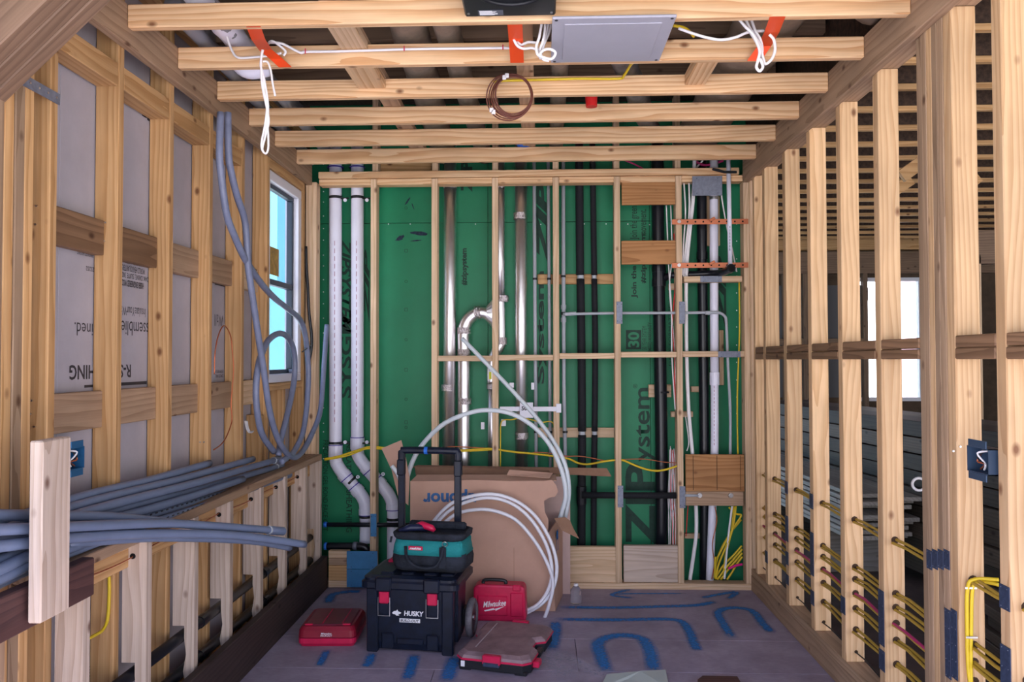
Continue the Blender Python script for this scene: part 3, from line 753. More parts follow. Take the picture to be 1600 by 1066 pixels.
straight('end_cap', 506, 820, 511, 820, .0185, M['bluetape'], Y=YB+.045, parent=ap)
ap = curve('drain_pipe', [P(511, 853.5, 5.27), P(540, 853.5, 5.27), P(560, 853.5, 5.27), P(571, 856, 5.27), P(575, 866, 5.27), P(575, 880, 5.27)], .024, M['abs'], seg=14, label='thick black elbow pipe lying above the blue guard plates', cat='pipe')
straight('end_cap', 507, 853.5, 511, 853.5, .026, M['bluetape'], Y=5.27, parent=ap)
straight('collar', 552, 853.5, 558, 853.5, .029, M['plate'], Y=5.27, parent=ap)
# ---- metal ducts
def duct(lab, pts, r, tapes=(), n=5, par=None):
    if par: d = curve('duct_section', [P(*p) for p in pts], r, M['duct'], par, seg=20, n=n)
    else: d = curve('duct', [P(*p) for p in pts], r, M['duct'], seg=20, n=n, label=lab, cat='duct')
    for (px, py, *o) in tapes:
        c = P(px, py); dv = Vector(o[0]).normalized() if o else UP; bm = B(); hh = .022
        rg = []
        a1 = dv.orthogonal().normalized(); b1 = dv.cross(a1)
        for t in range(5):
            rg.append([c+dv*(t/4-.5)*hh*2+(a1*math.cos(q)+b1*math.sin(q))*(r+.003+random.uniform(-.0018, .002)) for q in [k*math.pi/10 for k in range(20)]])
        loft(bm, rg, False); finish('foil_tape', bm, M['ducttape'], d)
    return d
duct('round metal duct, leftmost, running the full height of the wall', [(703.5, 225), (703, 480), (700.5, 740)], .0435, ((703.5, 290), (700.5, 606)), n=1)
d3 = duct('round metal duct curling through a taped fitting behind a stud', [(780, 225), (780, 400), (781, 468)], .038, ((780, 290), (785, 467)), n=1)
duct('round metal duct curling over into the taped fitting behind a stud', [(768, 494), (754, 489), (742, 491), (730, 502), (725, 520), (725, 560), (725, 740)], .0435, ((746, 489, (1, 0, .1)), (725, 517), (725, 551), (726, 627)), par=d3)
bm = B(); loft(bm, [[P(758, 491)+Vector((0, math.cos(t)*.041, math.sin(t)*.041)) for t in [k*math.pi/9 for k in range(18)]], [P(772, 490)+Vector((0, math.cos(t)*.05, math.sin(t)*.115)) for t in [k*math.pi/9 for k in range(18)]], [P(777, 490)+Vector((0, math.cos(t)*.045, math.sin(t)*.125)) for t in [k*math.pi/9 for k in range(18)]]])
finish('cone_fitting', bm, M['duct'], d3)
curve('lower_elbow', [P(781, 460), P(782, 528), P(781, 540), P(774, 552), P(769, 566), P(768.5, 600)], [.041]*2+[.042]*20+[.03]*10 if False else .036, M['duct'], d3, seg=18)
o = ring(d3, 782, 533, .044, .05, M['ducttape'], name='foil_tape')
d3b = duct('slim metal duct dropping below the fitting behind a stud', [(768.5, 590), (769, 740)], .030, ((768, 603), (768, 582)), n=1, par=d3)
bm = B(); c = P(766, 587, 5.345); box(bm, c.x-.008, c.x+.008, c.y-.002, c.y, c.z-.025, c.z+.025); finish('yellow_label', bm, mat('yellow_label', (.85, .85, .02), .5), d3b)
duct('round metal duct, rightmost, behind the small white bracket', [(814, 225), (814, 500), (815, 740)], .0425, ((813, 338), (815, 681)), n=1)
# ---- slim grey pipes
for lab, pts, r in (('slim grey pipe just right of the ducts', [(834.5, 250), (836, 480), (838, 740)], .0125),
                    ('slim grey pipe left of the fourth stud', [(856.5, 250), (858.5, 480), (860, 740)], .0115)):
    gp = curve('water_pipe', [P(*p, 5.36) for p in pts], r, M['gpipe'], seg=10, n=1, label=lab, cat='pipe')
    for y in (436, 675): ring(gp, pts[0][0]+(y-250)*.0075, y, r+.003, .014, M['black'], Y=5.36, name='clamp')
gp = curve('water_pipe', [P(*p, 5.36) for p in [(880, 250), (880.5, 480), (881, 600), (883.5, 740)]], .0135, M['gpipe'], seg=10, n=1, label='slim grey pipe with a branch tee right of the fourth stud', cat='pipe')
for y in (480, 500): ring(gp, 880.5, y, .018, .03, M['gpipe'], Y=5.36, name='tee_collar')
ring(gp, 880, 490, .0155, .02, M['black'], Y=5.36, name='tee_body')
for y in (432, 675): ring(gp, 880+(y > 500)*3, y, .017, .014, M['black'], Y=5.36, name='clamp')
gh = curve('water_pipe', [P(x, y, 5.29) for x, y in [(880, 491), (960, 489.5), (1060, 489), (1112, 488.5), (1124, 489), (1132, 494), (1135, 505), (1137, 560), (1141, 640), (1141, 712)]], .0095, M['gpipe'], seg=10, n=4, label='thin grey pipe running level through two studs then turning down', cat='pipe')
a = P(883, 491, 5.29); bm = B(); cyl(bm, a, P(900, 490, 5.29), .0125, 10); finish('tee_collar', bm, M['gpipe'], gh)
a = P(1102, 489, 5.29); bm = B(); cyl(bm, a, P(1110, 489, 5.29), .0135, 10); finish('collar', bm, M['gpipe'], gh)
# ---- black insulated lines
for lab, segs, r in (('thick black foam-wrapped line left of its slimmer twin', [[(905, 225), (905.5, 330), (906.5, 430)], [(907, 436), (908.5, 550), (909.5, 674)], [(909.5, 680), (909, 740), (908.5, 860)]], .0275),
                     ('slimmer black foam-wrapped line in the fifth bay', [[(925.5, 225), (927, 330), (928.5, 430)], [(928.5, 436), (930, 550), (929, 674)], [(929, 680), (928, 740), (927.5, 860)]], .0205)):
    root = empty('insulated_line', P(segs[2][2][0], 860, 5.38), lab, 'pipe')
    bm = B(); tube(bm, [P(*segs[0][0], 5.38), P(*segs[1][0], 5.38), P(*segs[2][0], 5.38), P(*segs[2][2], 5.38)], r*.65, 10); finish('copper_core', bm, M['abs'], root, smooth=True)
    for sg in segs: curve('foam_sleeve', [P(*p, 5.38) for p in sg], r, M['foam'], root, seg=14, n=4)
    for y in (433, 677): ring(root, segs[1][0][0] if y < 500 else segs[2][0][0], y, r*.8, .022, M['gpipe'], Y=5.38, name='clamp')
bh = straight('drain_pipe', 909, 774, 1068, 774.5, .021, M['foam'], 'black foam-wrapped pipe running level into the grey nail plates', Y=5.285)
ring(bh, 908.5, 774, .034, .12, M['abs'], Y=5.36, name='tee_body')
straight('stub', 1069, 774.5, 1091, 774.5, .009, M['gpipe'], Y=YB-.012, parent=bh)
# ---- big black drains
a1 = curve('drain_pipe', [P(x, y, 5.38) for x, y in [(1027, 225), (1029, 425), (1032, 600), (1033.5, 700), (1033.5, 860)]], .0425, M['abs'], seg=18, n=4, label='large black drain stack behind the plywood blocks', cat='pipe')
for y, h in ((420, .05), (442, .05), (431, .12)): ring(a1, 1029.5, y, .048 if h < .1 else .045, h, M['abs'], Y=5.38, name='hub')
br = curve('branch', [P(1034, 438, 5.38), P(1046, 431, 5.34), P(1060, 430, 5.32), P(1100, 428, 5.30), P(1122, 427, 5.25), P(1134, 424, 5.17), P(1141, 420, 5.10)], .023, M['abs'], a1, seg=14, n=5)
c = P(1141, 420, 5.10); bm = B(); d_ = (P(1141, 420, 5.10)-P(1134, 424, 5.17)).normalized(); cyl(bm, c-d_*.02, c+d_*.02, .0285, 16); finish('open_end', bm, M['abs'], a1)
bm = B(); cyl(bm, c+d_*.0205, c+d_*.0215, .021, 16); finish('bore', bm, M['void'], a1)
ring(a1, 1035, 613, .046, .012, M['foam'], Y=5.38, name='strap')
a2 = curve('drain_pipe', [P(x, y, 5.38) for x, y in [(1096, 250), (1097, 400), (1099, 550), (1100.5, 700), (1101, 906)]], .034, M['abs'], seg=16, n=4, label='black drain pipe beside the white stack in the last bay', cat='pipe')
ring(a2, 1097, 400, .038, .05, M['abs'], Y=5.38, name='hub')
def printed(parent, px, y0, y1, n, m, Yo):
    bm = B()
    for i in range(n):
        c = P(px, y0+(y1-y0)*i/n, Yo); w = random.uniform(.001, .002); box(bm, c.x-w, c.x+w, c.y-.0005, c.y+.0006, c.z-.008, c.z+.008)
    finish('printed_line', bm, m, parent, kind='stuff')
# ---- white stack and hoses
w1p = curve('vent_pipe', [P(x, y, 5.33) for x, y in [(1115.5, 240), (1115.5, 400), (1116.5, 592)]], .0285, M['pvc'], seg=16, n=2, label='large white pipe held by copper straps in the last bay', cat='pipe')
curve('lower_pipe', [P(x, y, 5.33) for x, y in [(1116.5, 590), (1116.5, 700), (1113, 800), (1109, 906)]], .0265, M['pvc'], w1p, seg=16, n=3)
ring(w1p, 1116.5, 592, .0325, .085, M['pvc'], Y=5.33, name='hub'); ring(w1p, 1116, 583, .0305, .008, M['steel'], Y=5.33, name='hose_clamp'); ring(w1p, 1115.5, 310, .030, .02, M['steel'], Y=5.33, name='hose_clamp')
printed(w1p, 1116, 605, 700, 16, MATS['print_red'], 5.303)
curve('hose', [P(x, y, 5.30) for x, y in [(1085, 250), (1083, 310), (1078, 360), (1073, 415), (1072, 470), (1073, 560), (1076, 640), (1082, 710), (1087, 780), (1088, 830), (1084, 865), (1078, 906)]], .0125, M['white'], seg=10, label='white flexible hose bowing down the left of the last bay', cat='hose')
hs = straight('vent_pipe', 1138, 245, 1141, 415, .0145, M['pvc'], 'slim white pipe dropping into the open black elbow', Y=5.215)
printed(hs, 1140.5, 355, 395, 8, M['ink'], 5.2)
bm = B(); a, b_ = P(1113, 264, 5.19), P(1151, 269, 5.19); tube(bm, [a, (a+b_)/2+UP*-.01, b_], .009, 6); finish('zip_tie', bm, M['black'], None, label='black strap over the top plate holding the slim white pipe', cat='strap')
# copper hole straps
for y, lab in ((346.5, 'upper copper strap with holes across the last bay'), (414.5, 'lower copper strap with holes across the last bay')):
    a, b_ = P(1050, y+.5, YB-.018), P(1169, y-.5, YB-.018)
    bm = B(); box(bm, a.x, b_.x, YB-.020, YB-.0175, a.z-.017, a.z+.017, .0006); cs = finish('copper_strap', bm, M['copper'], None, label=lab, cat='strap')
    for i in range(9):
        x = a.x+.05+i*.0515; bm = B(); cyl(bm, (x, YB-.0202, a.z), (x, YB-.0212, a.z), .006, 10); finish('hole', bm, M['void'], cs)
    bm = B(); c = P(1061, y, YB-.021); cyl(bm, c, c+Vector((0, -.008, 0)), .012, 10); finish('bolt', bm, M['steel'], cs)
    bm = B(); c = P(1113, y-3, YB-.03); box(bm, c.x-.02, c.x+.02, c.y-.01, c.y+.01, c.z-.006, c.z+.012, .003); bmesh.ops.rotate(bm, verts=bm.verts, cent=c, matrix=Matrix.Rotation(-.5, 3, 'Y')); finish('clip', bm, M['copper'], cs)
for px in (1093, 1141.5):
    c = P(px, 774, YB-.006); bm = B(); torus(bm, c-YY*.006, (0, 1, 0), .012, .006, 14, 6); cyl(bm, c, c-YY*.02, .008, 8)
    finish('pipe_fitting', bm, M['steel'], None, label='shiny brass fitting on the timber below the big plywood, '+('left one' if px < 1100 else 'right one'), cat='fitting')
# ---- white metal bracket, box and tags
bk = empty('box_bracket', P(822, 640, YB-.004), 'white sliding bracket with a small electrical box between two studs', 'bracket')
bm = B(); a, b_ = P(781, 635.5, YB-.006), P(876, 643, YB-.006); box(bm, a.x, b_.x, YB-.012, YB-.002, b_.z, a.z, .002); finish('bar', bm, M['wframe'], bk)
bm = B(); a, b_ = P(812, 629, YB-.02), P(833, 653, YB-.02); box(bm, a.x, b_.x, YB-.03, YB-.013, b_.z, a.z, .002); bxp = finish('box_cover', bm, M['wframe'], bk)
lettering('508', .055, .028, ((a.x+b_.x)/2-.005, YB-.0305, (a.z+b_.z)/2+.012), XX, UP, M['ink'], bxp, bold=.03)
bm = B(); a, b_ = P(869, 631, YB-.008), P(877, 645, YB-.008); box(bm, a.x, b_.x, YB-.016, YB-.003, b_.z, a.z, .001); finish('bracket_foot', bm, M['wframe'], bk)
for (x0_, x1_, y0_, y1_, l_) in ((751.5, 757, 660, 671, 'small white clip beside the slim metal duct'), (783, 790.5, 655, 666, 'small white clip where the yellow loop starts'), (796, 803, 598, 606, 'white tab left of the rightmost duct'), (830, 835, 598, 609, 'white tab right of the rightmost duct')):
    a, b_ = P(x0_, y0_, 5.34), P(x1_, y1_, 5.34); bm = B(); box(bm, a.x, b_.x, 5.335, 5.34, b_.z, a.z, .002); finish('clip', bm, M['wframe'], None, label=l_, cat='clip')
curve('thin_cable', [P(x, y, 5.26) for x, y in [(782, 735), (782, 690), (782.5, 664), (787, 656.5), (800, 656), (814, 653), (830, 656), (846, 660), (860, 659), (866, 667), (866.5, 700), (866, 735)]], .004, M['yellow'], seg=6, label='thin yellow cable looping over the bay of the rightmost duct', cat='cable')
# ---- cables strung level through the studs
curve('cable', [P(x, y, YB+.02) for x, y in [(507, 717.5), (530, 713), (555, 705), (578, 698.5), (600, 700), (628, 703), (686, 703.5), (718, 704), (751, 702), (769, 701.5), (800, 706), (840, 710), (884, 716), (904, 724), (920, 725.5), (945, 721), (964, 719), (975, 720), (996, 729), (1016, 735), (1036, 735), (1062, 727)]], .0068, M['yellow'], seg=7, label='yellow cable strung in waves through the studs', cat='cable')
curve('cable', [P(x, y, YB+.012) for x, y in [(507, 719), (540, 713), (560, 706), (580, 701), (640, 705), (700, 706), (769, 703)]], .0055, M['yellow'], seg=7, label='second yellow cable sagging just under the first at the left', cat='cable')
curve('wire', [P(x, y, YB+.03) for x, y in [(640, 703), (686, 701), (705, 698), (730, 699), (769, 701), (790, 704), (814, 709), (841, 707), (866, 709.5), (884, 713), (905, 713), (925, 716), (946, 720), (964, 718.5), (1000, 717.5), (1018, 719), (1036, 722), (1062, 724)]], .0032, M['copperw'], seg=6, label='thin copper wire running beside the yellow cable', cat='wire')
# white bundle in the sixth bay
for i in range(12):
    t = i/11; x = 1045+t*12
    m = M['red'] if i in (4, 8) else M['white']
    curve('loose_wire', [P(1046+t*9+random.uniform(-1, 1), 697+random.uniform(0, 14), 5.34), P(x+random.uniform(-1, 1), 730, 5.33), P(x+random.uniform(-2, 2), 780, 5.32), P(x+random.uniform(-2, 2), 815, 5.32), P(x+random.uniform(-1.5, 1.5), 856, 5.33)], .0024, m, seg=5, label='thin red wire in the loose bundle beside the black stack' if m is M['red'] else 'thin white wire in the loose bundle beside the black stack', cat='wire', group='wires of the loose bundle')
for i, (pts, m, r, lab) in enumerate([
  ([(1041, 321), (1043, 370), (1045, 420), (1049, 480), (1050, 560), (1055, 640)], 'white', .0045, 'white cable behind the plywood blocks, near the sixth stud'),
  ([(1048, 321), (1050, 400), (1046, 450), (1052, 520), (1056, 600)], 'white', .004, 'white cable crossing its neighbour behind the sixth stud'),
  ([(1053, 365), (1056, 430), (1051, 500), (1054, 560), (1054, 600), (1057, 640)], 'red', .004, 'red wire hanging beside the sixth stud'),
  ([(1067, 265), (1071, 330), (1068, 380), (1066, 430)], 'white', .0055, 'white cable high in the last bay, against the sixth stud'),
  ([(1076, 265), (1077, 330), (1070, 400), (1068, 440)], 'white', .0065, 'second white cable high in the last bay'),
  ([(1124, 265), (1128, 310), (1136, 355), (1144, 390), (1151, 425)], 'white', .005, 'thin white cable slanting behind the slim white pipe'),
  ([(1071, 650), (1076, 690), (1073, 705)], 'white', .003, 'short white wire end above the big plywood'),
  ([(1155, 440), (1155.5, 520), (1152.5, 600), (1152, 650), (1153, 712)], 'yellow', .0055, 'yellow cable hanging by the end stud'),
  ([(1075, 790), (1073, 820), (1072, 838)], 'red', .003, 'short red wire below the big plywood'),
  ([(1117, 792), (1120, 815), (1113, 850), (1116, 880), (1112, 905)], 'copperw', .003, 'thin brown wire snaking down the white stack')]):
    curve('cable', [P(x, y, 5.29) for x, y in pts], r, M[m], seg=6, label=lab, cat='cable')
# yellow cables in the bottom of the last bay
yc = [[(1150, 791), (1144, 830), (1132, 860), (1122, 885), (1119, 905)], [(1139, 793), (1150, 803), (1158, 806), (1146, 825), (1132, 850), (1121, 872)], [(1147, 791), (1143, 830), (1134, 868), (1130, 904)],
      [(1159, 853), (1146, 868), (1130, 884), (1117, 905)], [(1160, 858), (1148, 872), (1134, 888), (1121, 906)], [(1160, 864), (1150, 876), (1138, 890), (1126, 906)], [(1160, 870), (1151, 882), (1144, 894), (1136, 906)],
      [(1158, 812), (1142, 832), (1127, 858), (1119, 880), (1116, 903)], [(1118, 870), (1117, 885), (1118, 905)]]
for i, pts in enumerate(yc):
    curve('cable', [P(x, y, 5.27+.006*(i % 4)) for x, y in pts], .0068, M['yellow'], seg=7, label='yellow cable in the tangle at the foot of the last bay', cat='cable', group='yellow cables tangled at the foot of the last bay')
curve('cable', [P(x, y, 5.27) for x, y in [(1144, 791), (1139, 830), (1135, 870), (1132, 905)]], .007, M['white'], seg=7, label='white cable among the yellow tangle in the last bay', cat='cable')
curve('cable', [P(x, y, 5.26) for x, y in [(1160, 882), (1150, 884), (1138, 889)]], .008, mat('hot_pink', (.75, .01, .25), .4), seg=7, label='short bright pink cable in the yellow tangle', cat='cable')
# between joists and top plate at the right: pink and white cables
for pts, m, r, lab in (([(975, 250), (990, 256), (1005, 264)], 'pink', .006, 'pink cable peeping over the top plate, left one'), ([(1084, 251), (1100, 258), (1118, 255), (1130, 251)], 'pink', .009, 'pink cable sagging over the top plate by the grey plate'), ([(1098, 251), (1085, 265)], 'white', .006, 'white cable over the top plate by the grey plate')):
    curve('cable', [P(x, y, 5.33) for x, y in pts], r, M[m], seg=6, label=lab, cat='cable')

# ================================================================== CARDBOARD BOX AND HOSE COILS
cb_ = empty('cardboard_box', (-.35, 4.95, 0), 'big torn cardboard carton of hose with upside-down blue lettering', 'box')
Yf, Yk = 4.76, 5.09
def pan(name, pts, y0, y1, m=M['card'], par=cb_, bev=0): 
    bm = B(); prism(bm, pts, y0, y1, 'Y', bev); return finish(name, bm, m, par)
def xz(px, py, Y): p = at(px, py, Y=Y); return (p.x, p.z)
ft = [xz(643, 960, Yf)[0:1]+(0.002,), (xz(868, 900, Yf)[0], .002)]
fp = [(xz(641, 900, Yf)[0], .002), (xz(866, 900, Yf)[0], .002)] + [xz(a, b_, Yf) for a, b_ in ((856, 832), (857, 812), (851, 800), (850, 783), (858, 778), (868, 776), (872, 768), (869, 758), (862, 750), (846, 752), (800, 752), (740, 750), (690, 752), (641, 752))]
front = pan('front_panel', fp, Yf, Yf+.006)
a = at(661, 764, Y=Yf); b_ = at(744, 785, Y=Yf)
lettering('uponor', abs(b_.x-a.x), abs(a.z-b_.z)*1.0, ((a.x+b_.x)/2, Yf-.0005, (a.z+b_.z)/2), -XX, -UP, M['blue'], front, bold=.035)
bm = B(); c = at(820, 820, Y=Yf-.001); xa, za = at(806, 0, Y=Yf).x, 0
for px in (803,): 
    p0, p1 = at(px, 856, Y=Yf), at(px, 940, Y=Yf); box(bm, p0.x-.001, p0.x+.001, Yf-.0012, Yf-.0002, .01, p0.z)
finish('crease', bm, M['card2'], front)
# right side, from the front edge back to the rear
def quadpanel(name, P4, th, m, par):
    bm = B(); v = [Vector(p) for p in P4]; n = (v[1]-v[0]).cross(v[3]-v[0]).normalized()*th
    loft(bm, [v, [p+n for p in v]]); return finish(name, bm, m, par)
xr0, xr1 = fp[1][0], at(890, 900, Y=Yk).x
sd = quadpanel('side_panel', [(xr0, Yf, .002), (xr1-.05, Yk, .002), (xr1-.05, Yk, at(880, 800, Y=Yk).z), (at(857, 830, Y=Yf).x, Yf, at(857, 832, Y=Yf).z)], .006, M['card'], cb_)
quadpanel('side_panel', [(fp[0][0], Yf, .002), (fp[0][0]+.03, Yk, .002), (fp[0][0]+.03, Yk, .80), (fp[0][0], Yf, .775)], .006, M['card'], cb_)
pan('back_panel', [(at(648, 900, Y=Yk+.02).x, .002), (xr1+.005, .002), xz(891, 745, Yk+.02), xz(650, 745, Yk+.02)], Yk+.02, Yk+.027, mat('pale_cardboard', (.56, .40, .36), .8, noise=.05))
# flaps
quadpanel('top_flap', [(at(642, 752, Y=Yf).x, Yf, at(0, 752, Y=Yf).z), (at(870, 752, Y=Yf).x, Yf+.01, at(870, 752, Y=Yf).z-.002), (at(868, 742, Y=Yf+.10).x, Yf+.10, at(868, 743, Y=Yf+.1).z), (at(652, 742, Y=Yf+.1).x, Yf+.10, at(652, 743, Y=Yf+.1).z)], .005, M['card'], cb_)
quadpanel('top_flap', [Vector(at(645, 731, Y=Yk)), Vector(at(955, 745, Y=Yk+.0)), Vector(at(948, 733, Y=Yk+.02)), Vector(at(652, 728, Y=Yk+.02))], .006, M['card2'], cb_)
quadpanel('top_flap', [Vector(at(650, 744, Y=Yf+.16)), Vector(at(862, 746, Y=Yf+.16)), Vector(at(858, 736, Y=Yf+.24)), Vector(at(648, 730, Y=Yf+.24))], .006, M['card2'], cb_)
quadpanel('torn_flap', [Vector(at(792, 743, Y=Yf+.02)), Vector(at(858, 748, Y=Yf)), Vector(at(864, 740, Y=Yf+.05)), Vector(at(796, 735, Y=Yf+.05))], .005, M['card'], cb_)
pan('torn_flap', [xz(a, b_, Yf-.03) for a, b_ in ((866, 810), (883, 808), (891, 814), (896, 826), (905, 842), (893, 836), (878, 829))], Yf-.035, Yf-.03, M['card2'])
pan('side_flap', [xz(a, b_, Yf+.02) for a, b_ in ((596, 701), (627, 688), (634, 716), (640, 748), (638, 790), (622, 776), (612, 735))], Yf+.02, Yf+.026, M['card'])
# mark on the side: ring with a rosette and a strip
c = Vector((xr0+.03, Yf+.1, at(879, 840, Y=Yf+.1).z)); nv = Vector((Yk-Yf, -(xr1-.05-xr0), 0)).normalized()
tv = Vector((xr1-.05-xr0, Yk-Yf, 0)).normalized(); c = Vector((xr0, Yf, 0))+tv*.13+UP*at(879, 838, Y=Yf+.1).z
for k_, (R_, r_) in enumerate(((.028, .003), (.015, .003))):
    bm = B(); torus(bm, c+nv*.001, nv, R_, r_*.6, 20, 4); finish('printed_mark', bm, M['blue'], sd)
bm = B()
for t in range(6):
    q = t*math.pi/3; e = c+nv*.001+(tv*math.cos(q)+UP*math.sin(q))*.022; tube(bm, [c+nv*.001, e], .003, 5)
finish('printed_mark', bm, M['blue'], sd)
bm = B()
for q in (-.035, .035): tube(bm, [c+tv*q+nv*.001+UP*.03, c+tv*q+nv*.001-UP*.22], .001, 4)
for q in (.03, -.09, -.22): tube(bm, [c+tv*-.035+nv*.001+UP*q, c+tv*.035+nv*.001+UP*q], .001, 4)
finish('printed_frame', bm, M['blue'], sd)
# hose coils
curve('hose_coil', [at(x, y, Y=yy) for x, y, yy in [(633, 760, 4.9), (643, 725, 4.86), (660, 695, 4.83), (690, 665, 4.8), (725, 648, 4.78), (760, 641, 4.78), (800, 647, 4.78), (835, 668, 4.78), (862, 700, 4.76), (879, 740, 4.75), (884, 775, 4.75), (878, 800, 4.78), (874, 815, 4.82)]], .0145, M['pex'], seg=10, label='thick translucent hose arching over the carton', cat='hose')
curve('hose_coil', [at(x, y, Y=yy) for x, y, yy in [(722, 529, 4.98), (755, 563, 4.95), (800, 610, 4.9), (840, 655, 4.85), (868, 695, 4.8), (884, 730, 4.77), (889, 765, 4.77), (886, 795, 4.8), (882, 812, 4.85)]], .0135, M['pex'], seg=10, label='thick translucent hose end rising diagonally to the curled duct', cat='hose')
curve('hose_coil', [at(x, y, Y=yy) for x, y, yy in [(612, 728, 4.72), (622, 742, 4.72), (630, 765, 4.74)]], .0135, M['pex'], seg=8, label='short hose end poking out by the left carton flap', cat='hose')
for i, pts in enumerate(([(668, 828), (690, 800), (715, 782), (760, 772), (800, 780), (835, 805), (860, 845), (870, 885), (864, 920), (845, 945), (815, 962)],
                         [(672, 830), (694, 805), (720, 788), (760, 778), (797, 786), (828, 810), (852, 848), (862, 885), (858, 918), (840, 945), (812, 958)],
                         [(683, 828), (710, 805), (740, 797), (770, 798), (805, 812), (835, 845), (857, 885), (864, 915), (858, 945), (850, 968)])):
    curve('hose_coil', [at(x, y, Y=4.68-.012*i) for x, y in pts], .0105, M['pexw'], seg=10, label=['outermost thin white tube curving down in front of the carton', 'middle thin white tube curving down in front of the carton', 'innermost thin white tube ending upright by the organizer'][i], cat='hose')

# ================================================================== TOOLBOX
tb = empty('rolling_toolbox', (-.655, 4.235, 0), 'large black rolling toolbox with red latches below the teal bag', 'toolbox', rotz=math.radians(-7), local=True)
def lp(name, fn, m, par, smooth=False, **kw):
    bm = B(); fn(bm); return finish(name, bm, m, par, smooth=smooth, **kw)
W2, D2 = .225, .17
def body(bm):
    loft(bm, [rrect(W2*2-.03, D2*2-.03, .02, .012), rrect(W2*2-.012, D2*2-.012, .025, .05), rrect(W2*2, D2*2, .025, .33)])
tbb = lp('body', body, M['navy'], tb)
for sx in (-1, 1):
    lp('front_pillar', lambda bm: box(bm, sx*.20-.03, sx*.20+.03, -D2-.014, -D2+.02, 0, .33, .006), M['navy'], tb)
    lp('front_rib', lambda bm: box(bm, sx*.12-.032, sx*.12+.032, -D2-.008, -D2+.02, .02, .10, .006), M['navy'], tb)
    lp('side_rib', lambda bm: box(bm, sx*W2-.012, sx*W2+.012, -.10, -.02, .04, .33, .006), M['navy'], tb)
lp('front_rib', lambda bm: box(bm, -.07, .07, -D2-.006, -D2+.02, .045, .075, .004), M['navy'], tb)
def lid(bm):
    loft(bm, [rrect(.48, .375, .035, .325), rrect(.52, .405, .04, .335), rrect(.52, .405, .04, .362), rrect(.495, .39, .04, .372), rrect(.495, .39, .04, .385), rrect(.44, .345, .04, .396)])
ld = lp('lid', lid, M['navy'], tb)
for x in (-.13, -.02, .10, .19): lp('lid_ridge', lambda bm: box(bm, x-.035, x+.035, -.15, .14, .388, .405, .006), M['navy'], ld)
for x in (-.133, .122):
    lp('latch_seat', lambda bm: box(bm, x-.043, x+.043, -.213, -.17, .318, .392, .008), M['navy'], ld)
    lt = lp('latch', lambda bm: (box(bm, x-.026, x+.026, -.200, -.176, .255, .32, .006)), M['rcase'], tb)
    lt['label'] = 'red plastic latch'
    for j in range(4): lp('latch_tooth', lambda bm: box(bm, x-.023+j*.0135, x-.018+j*.0135, -.201, -.19, .315, .335, .001), M['rcase'], lt)
    lp('wire_bail', lambda bm: tube(bm, catmull([(x-.031, -.19, .285), (x-.031, -.192, .2), (x-.026, -.192, .193), (x+.026, -.192, .193), (x+.031, -.192, .2), (x+.031, -.19, .285)], 3), .0022, 6), M['steel'], tb)
lp('red_corner', lambda bm: box(bm, -.20, -.15, .08, .15, .388, .41, .006), M['rcase'], ld)
lettering('HUSKY', .105, .026, (.022, -.1745, .205), XX, UP, M['wink'], tb, bold=.04, shear=.1)
def husky(bm):
    prism(bm, [(-.095, .203), (-.085, .213), (-.072, .215), (-.066, .222), (-.062, .213), (-.045, .206), (-.052, .199), (-.062, .199), (-.056, .192), (-.07, .190), (-.078, .197), (-.088, .198)], -.1755, -.1745)
lp('dog_emblem', husky, M['wink'], tb)
lp('badge', lambda bm: box(bm, -.055, .055, -.1755, -.174, .158, .178, .0005), M['wink'], tb)
lettering('BUILD-OUT', .098, .013, (0, -.1758, .168), XX, UP, M['ink'], tb, bold=.02, shear=.2)
for x in (-.152, .172):
    lp('handle_post', lambda bm: box(bm, x-.019, x+.019, .165, .195, .25, 1.0, .006), M['navy'], tb)
hb = lp('handle_bar', lambda bm: tube(bm, catmull([(-.154, .18, .95), (-.152, .18, .99), (-.127, .18, 1.0), (.145, .18, 1.0), (.172, .18, .99), (.174, .18, .95)], 3), .020, 10), M['navy'], tb)
lp('blue_tape_wrap', lambda bm: cyl(bm, (-.02, .18, 1.0), (.0, .18, 1.0), .0215, 10), M['bluetape'], hb)
for x in (-.154, .174): lp('handle_joint', lambda bm: box(bm, x-.021, x+.021, .155, .2, .86, .95, .006), M['navy'], tb)
for sx in (-1, 1):
    wh = lp('wheel', lambda bm: torus(bm, (sx*.262, .12, .105), (1, 0, 0), .085, .020, 28, 8), M['rubber'], tb, smooth=True)
    lp('hub', lambda bm: (cyl(bm, (sx*.248, .12, .105), (sx*.272, .12, .105), .072, 20)), M['black'], wh)
    lp('axle_bolt', lambda bm: (cyl(bm, (sx*.272, .12, .105), (sx*.279, .12, .105), .014, 8)), M['steel'], wh)
    lp('axle_mount', lambda bm: box(bm, sx*.235-.02, sx*.235+.02, .08, .16, .07, .16, .004), M['black'], tb)
# ---- bag
bg = empty('tool_bag', (-.575, 4.205, .407), 'teal and black fabric tool bag sitting on the black toolbox', 'bag', rotz=math.radians(-10), local=True)
bg.scale = (1, 1, .86)
def wob(r, a, seed):
    rnd = random.Random(seed); return [(x+rnd.uniform(-a, a), y+rnd.uniform(-a, a), z+rnd.uniform(-a, a)*.6) for x, y, z in r]
lp('lower_body', lambda bm: loft(bm, [wob(rrect(.36, .20, .05, .0), .003, 1), wob(rrect(.40, .235, .06, .025), .004, 2), wob(rrect(.41, .24, .06, .07), .005, 3), wob(rrect(.40, .23, .06, .11), .004, 4)]), M['bfab'], bg, smooth=True)
up = lp('upper_body', lambda bm: loft(bm, [wob(rrect(.404, .236, .06, .10), .002, 5), wob(rrect(.385, .22, .05, .15), .005, 6), wob(rrect(.36, .19, .045, .195), .003, 7)]), M['teal'], bg, smooth=True)
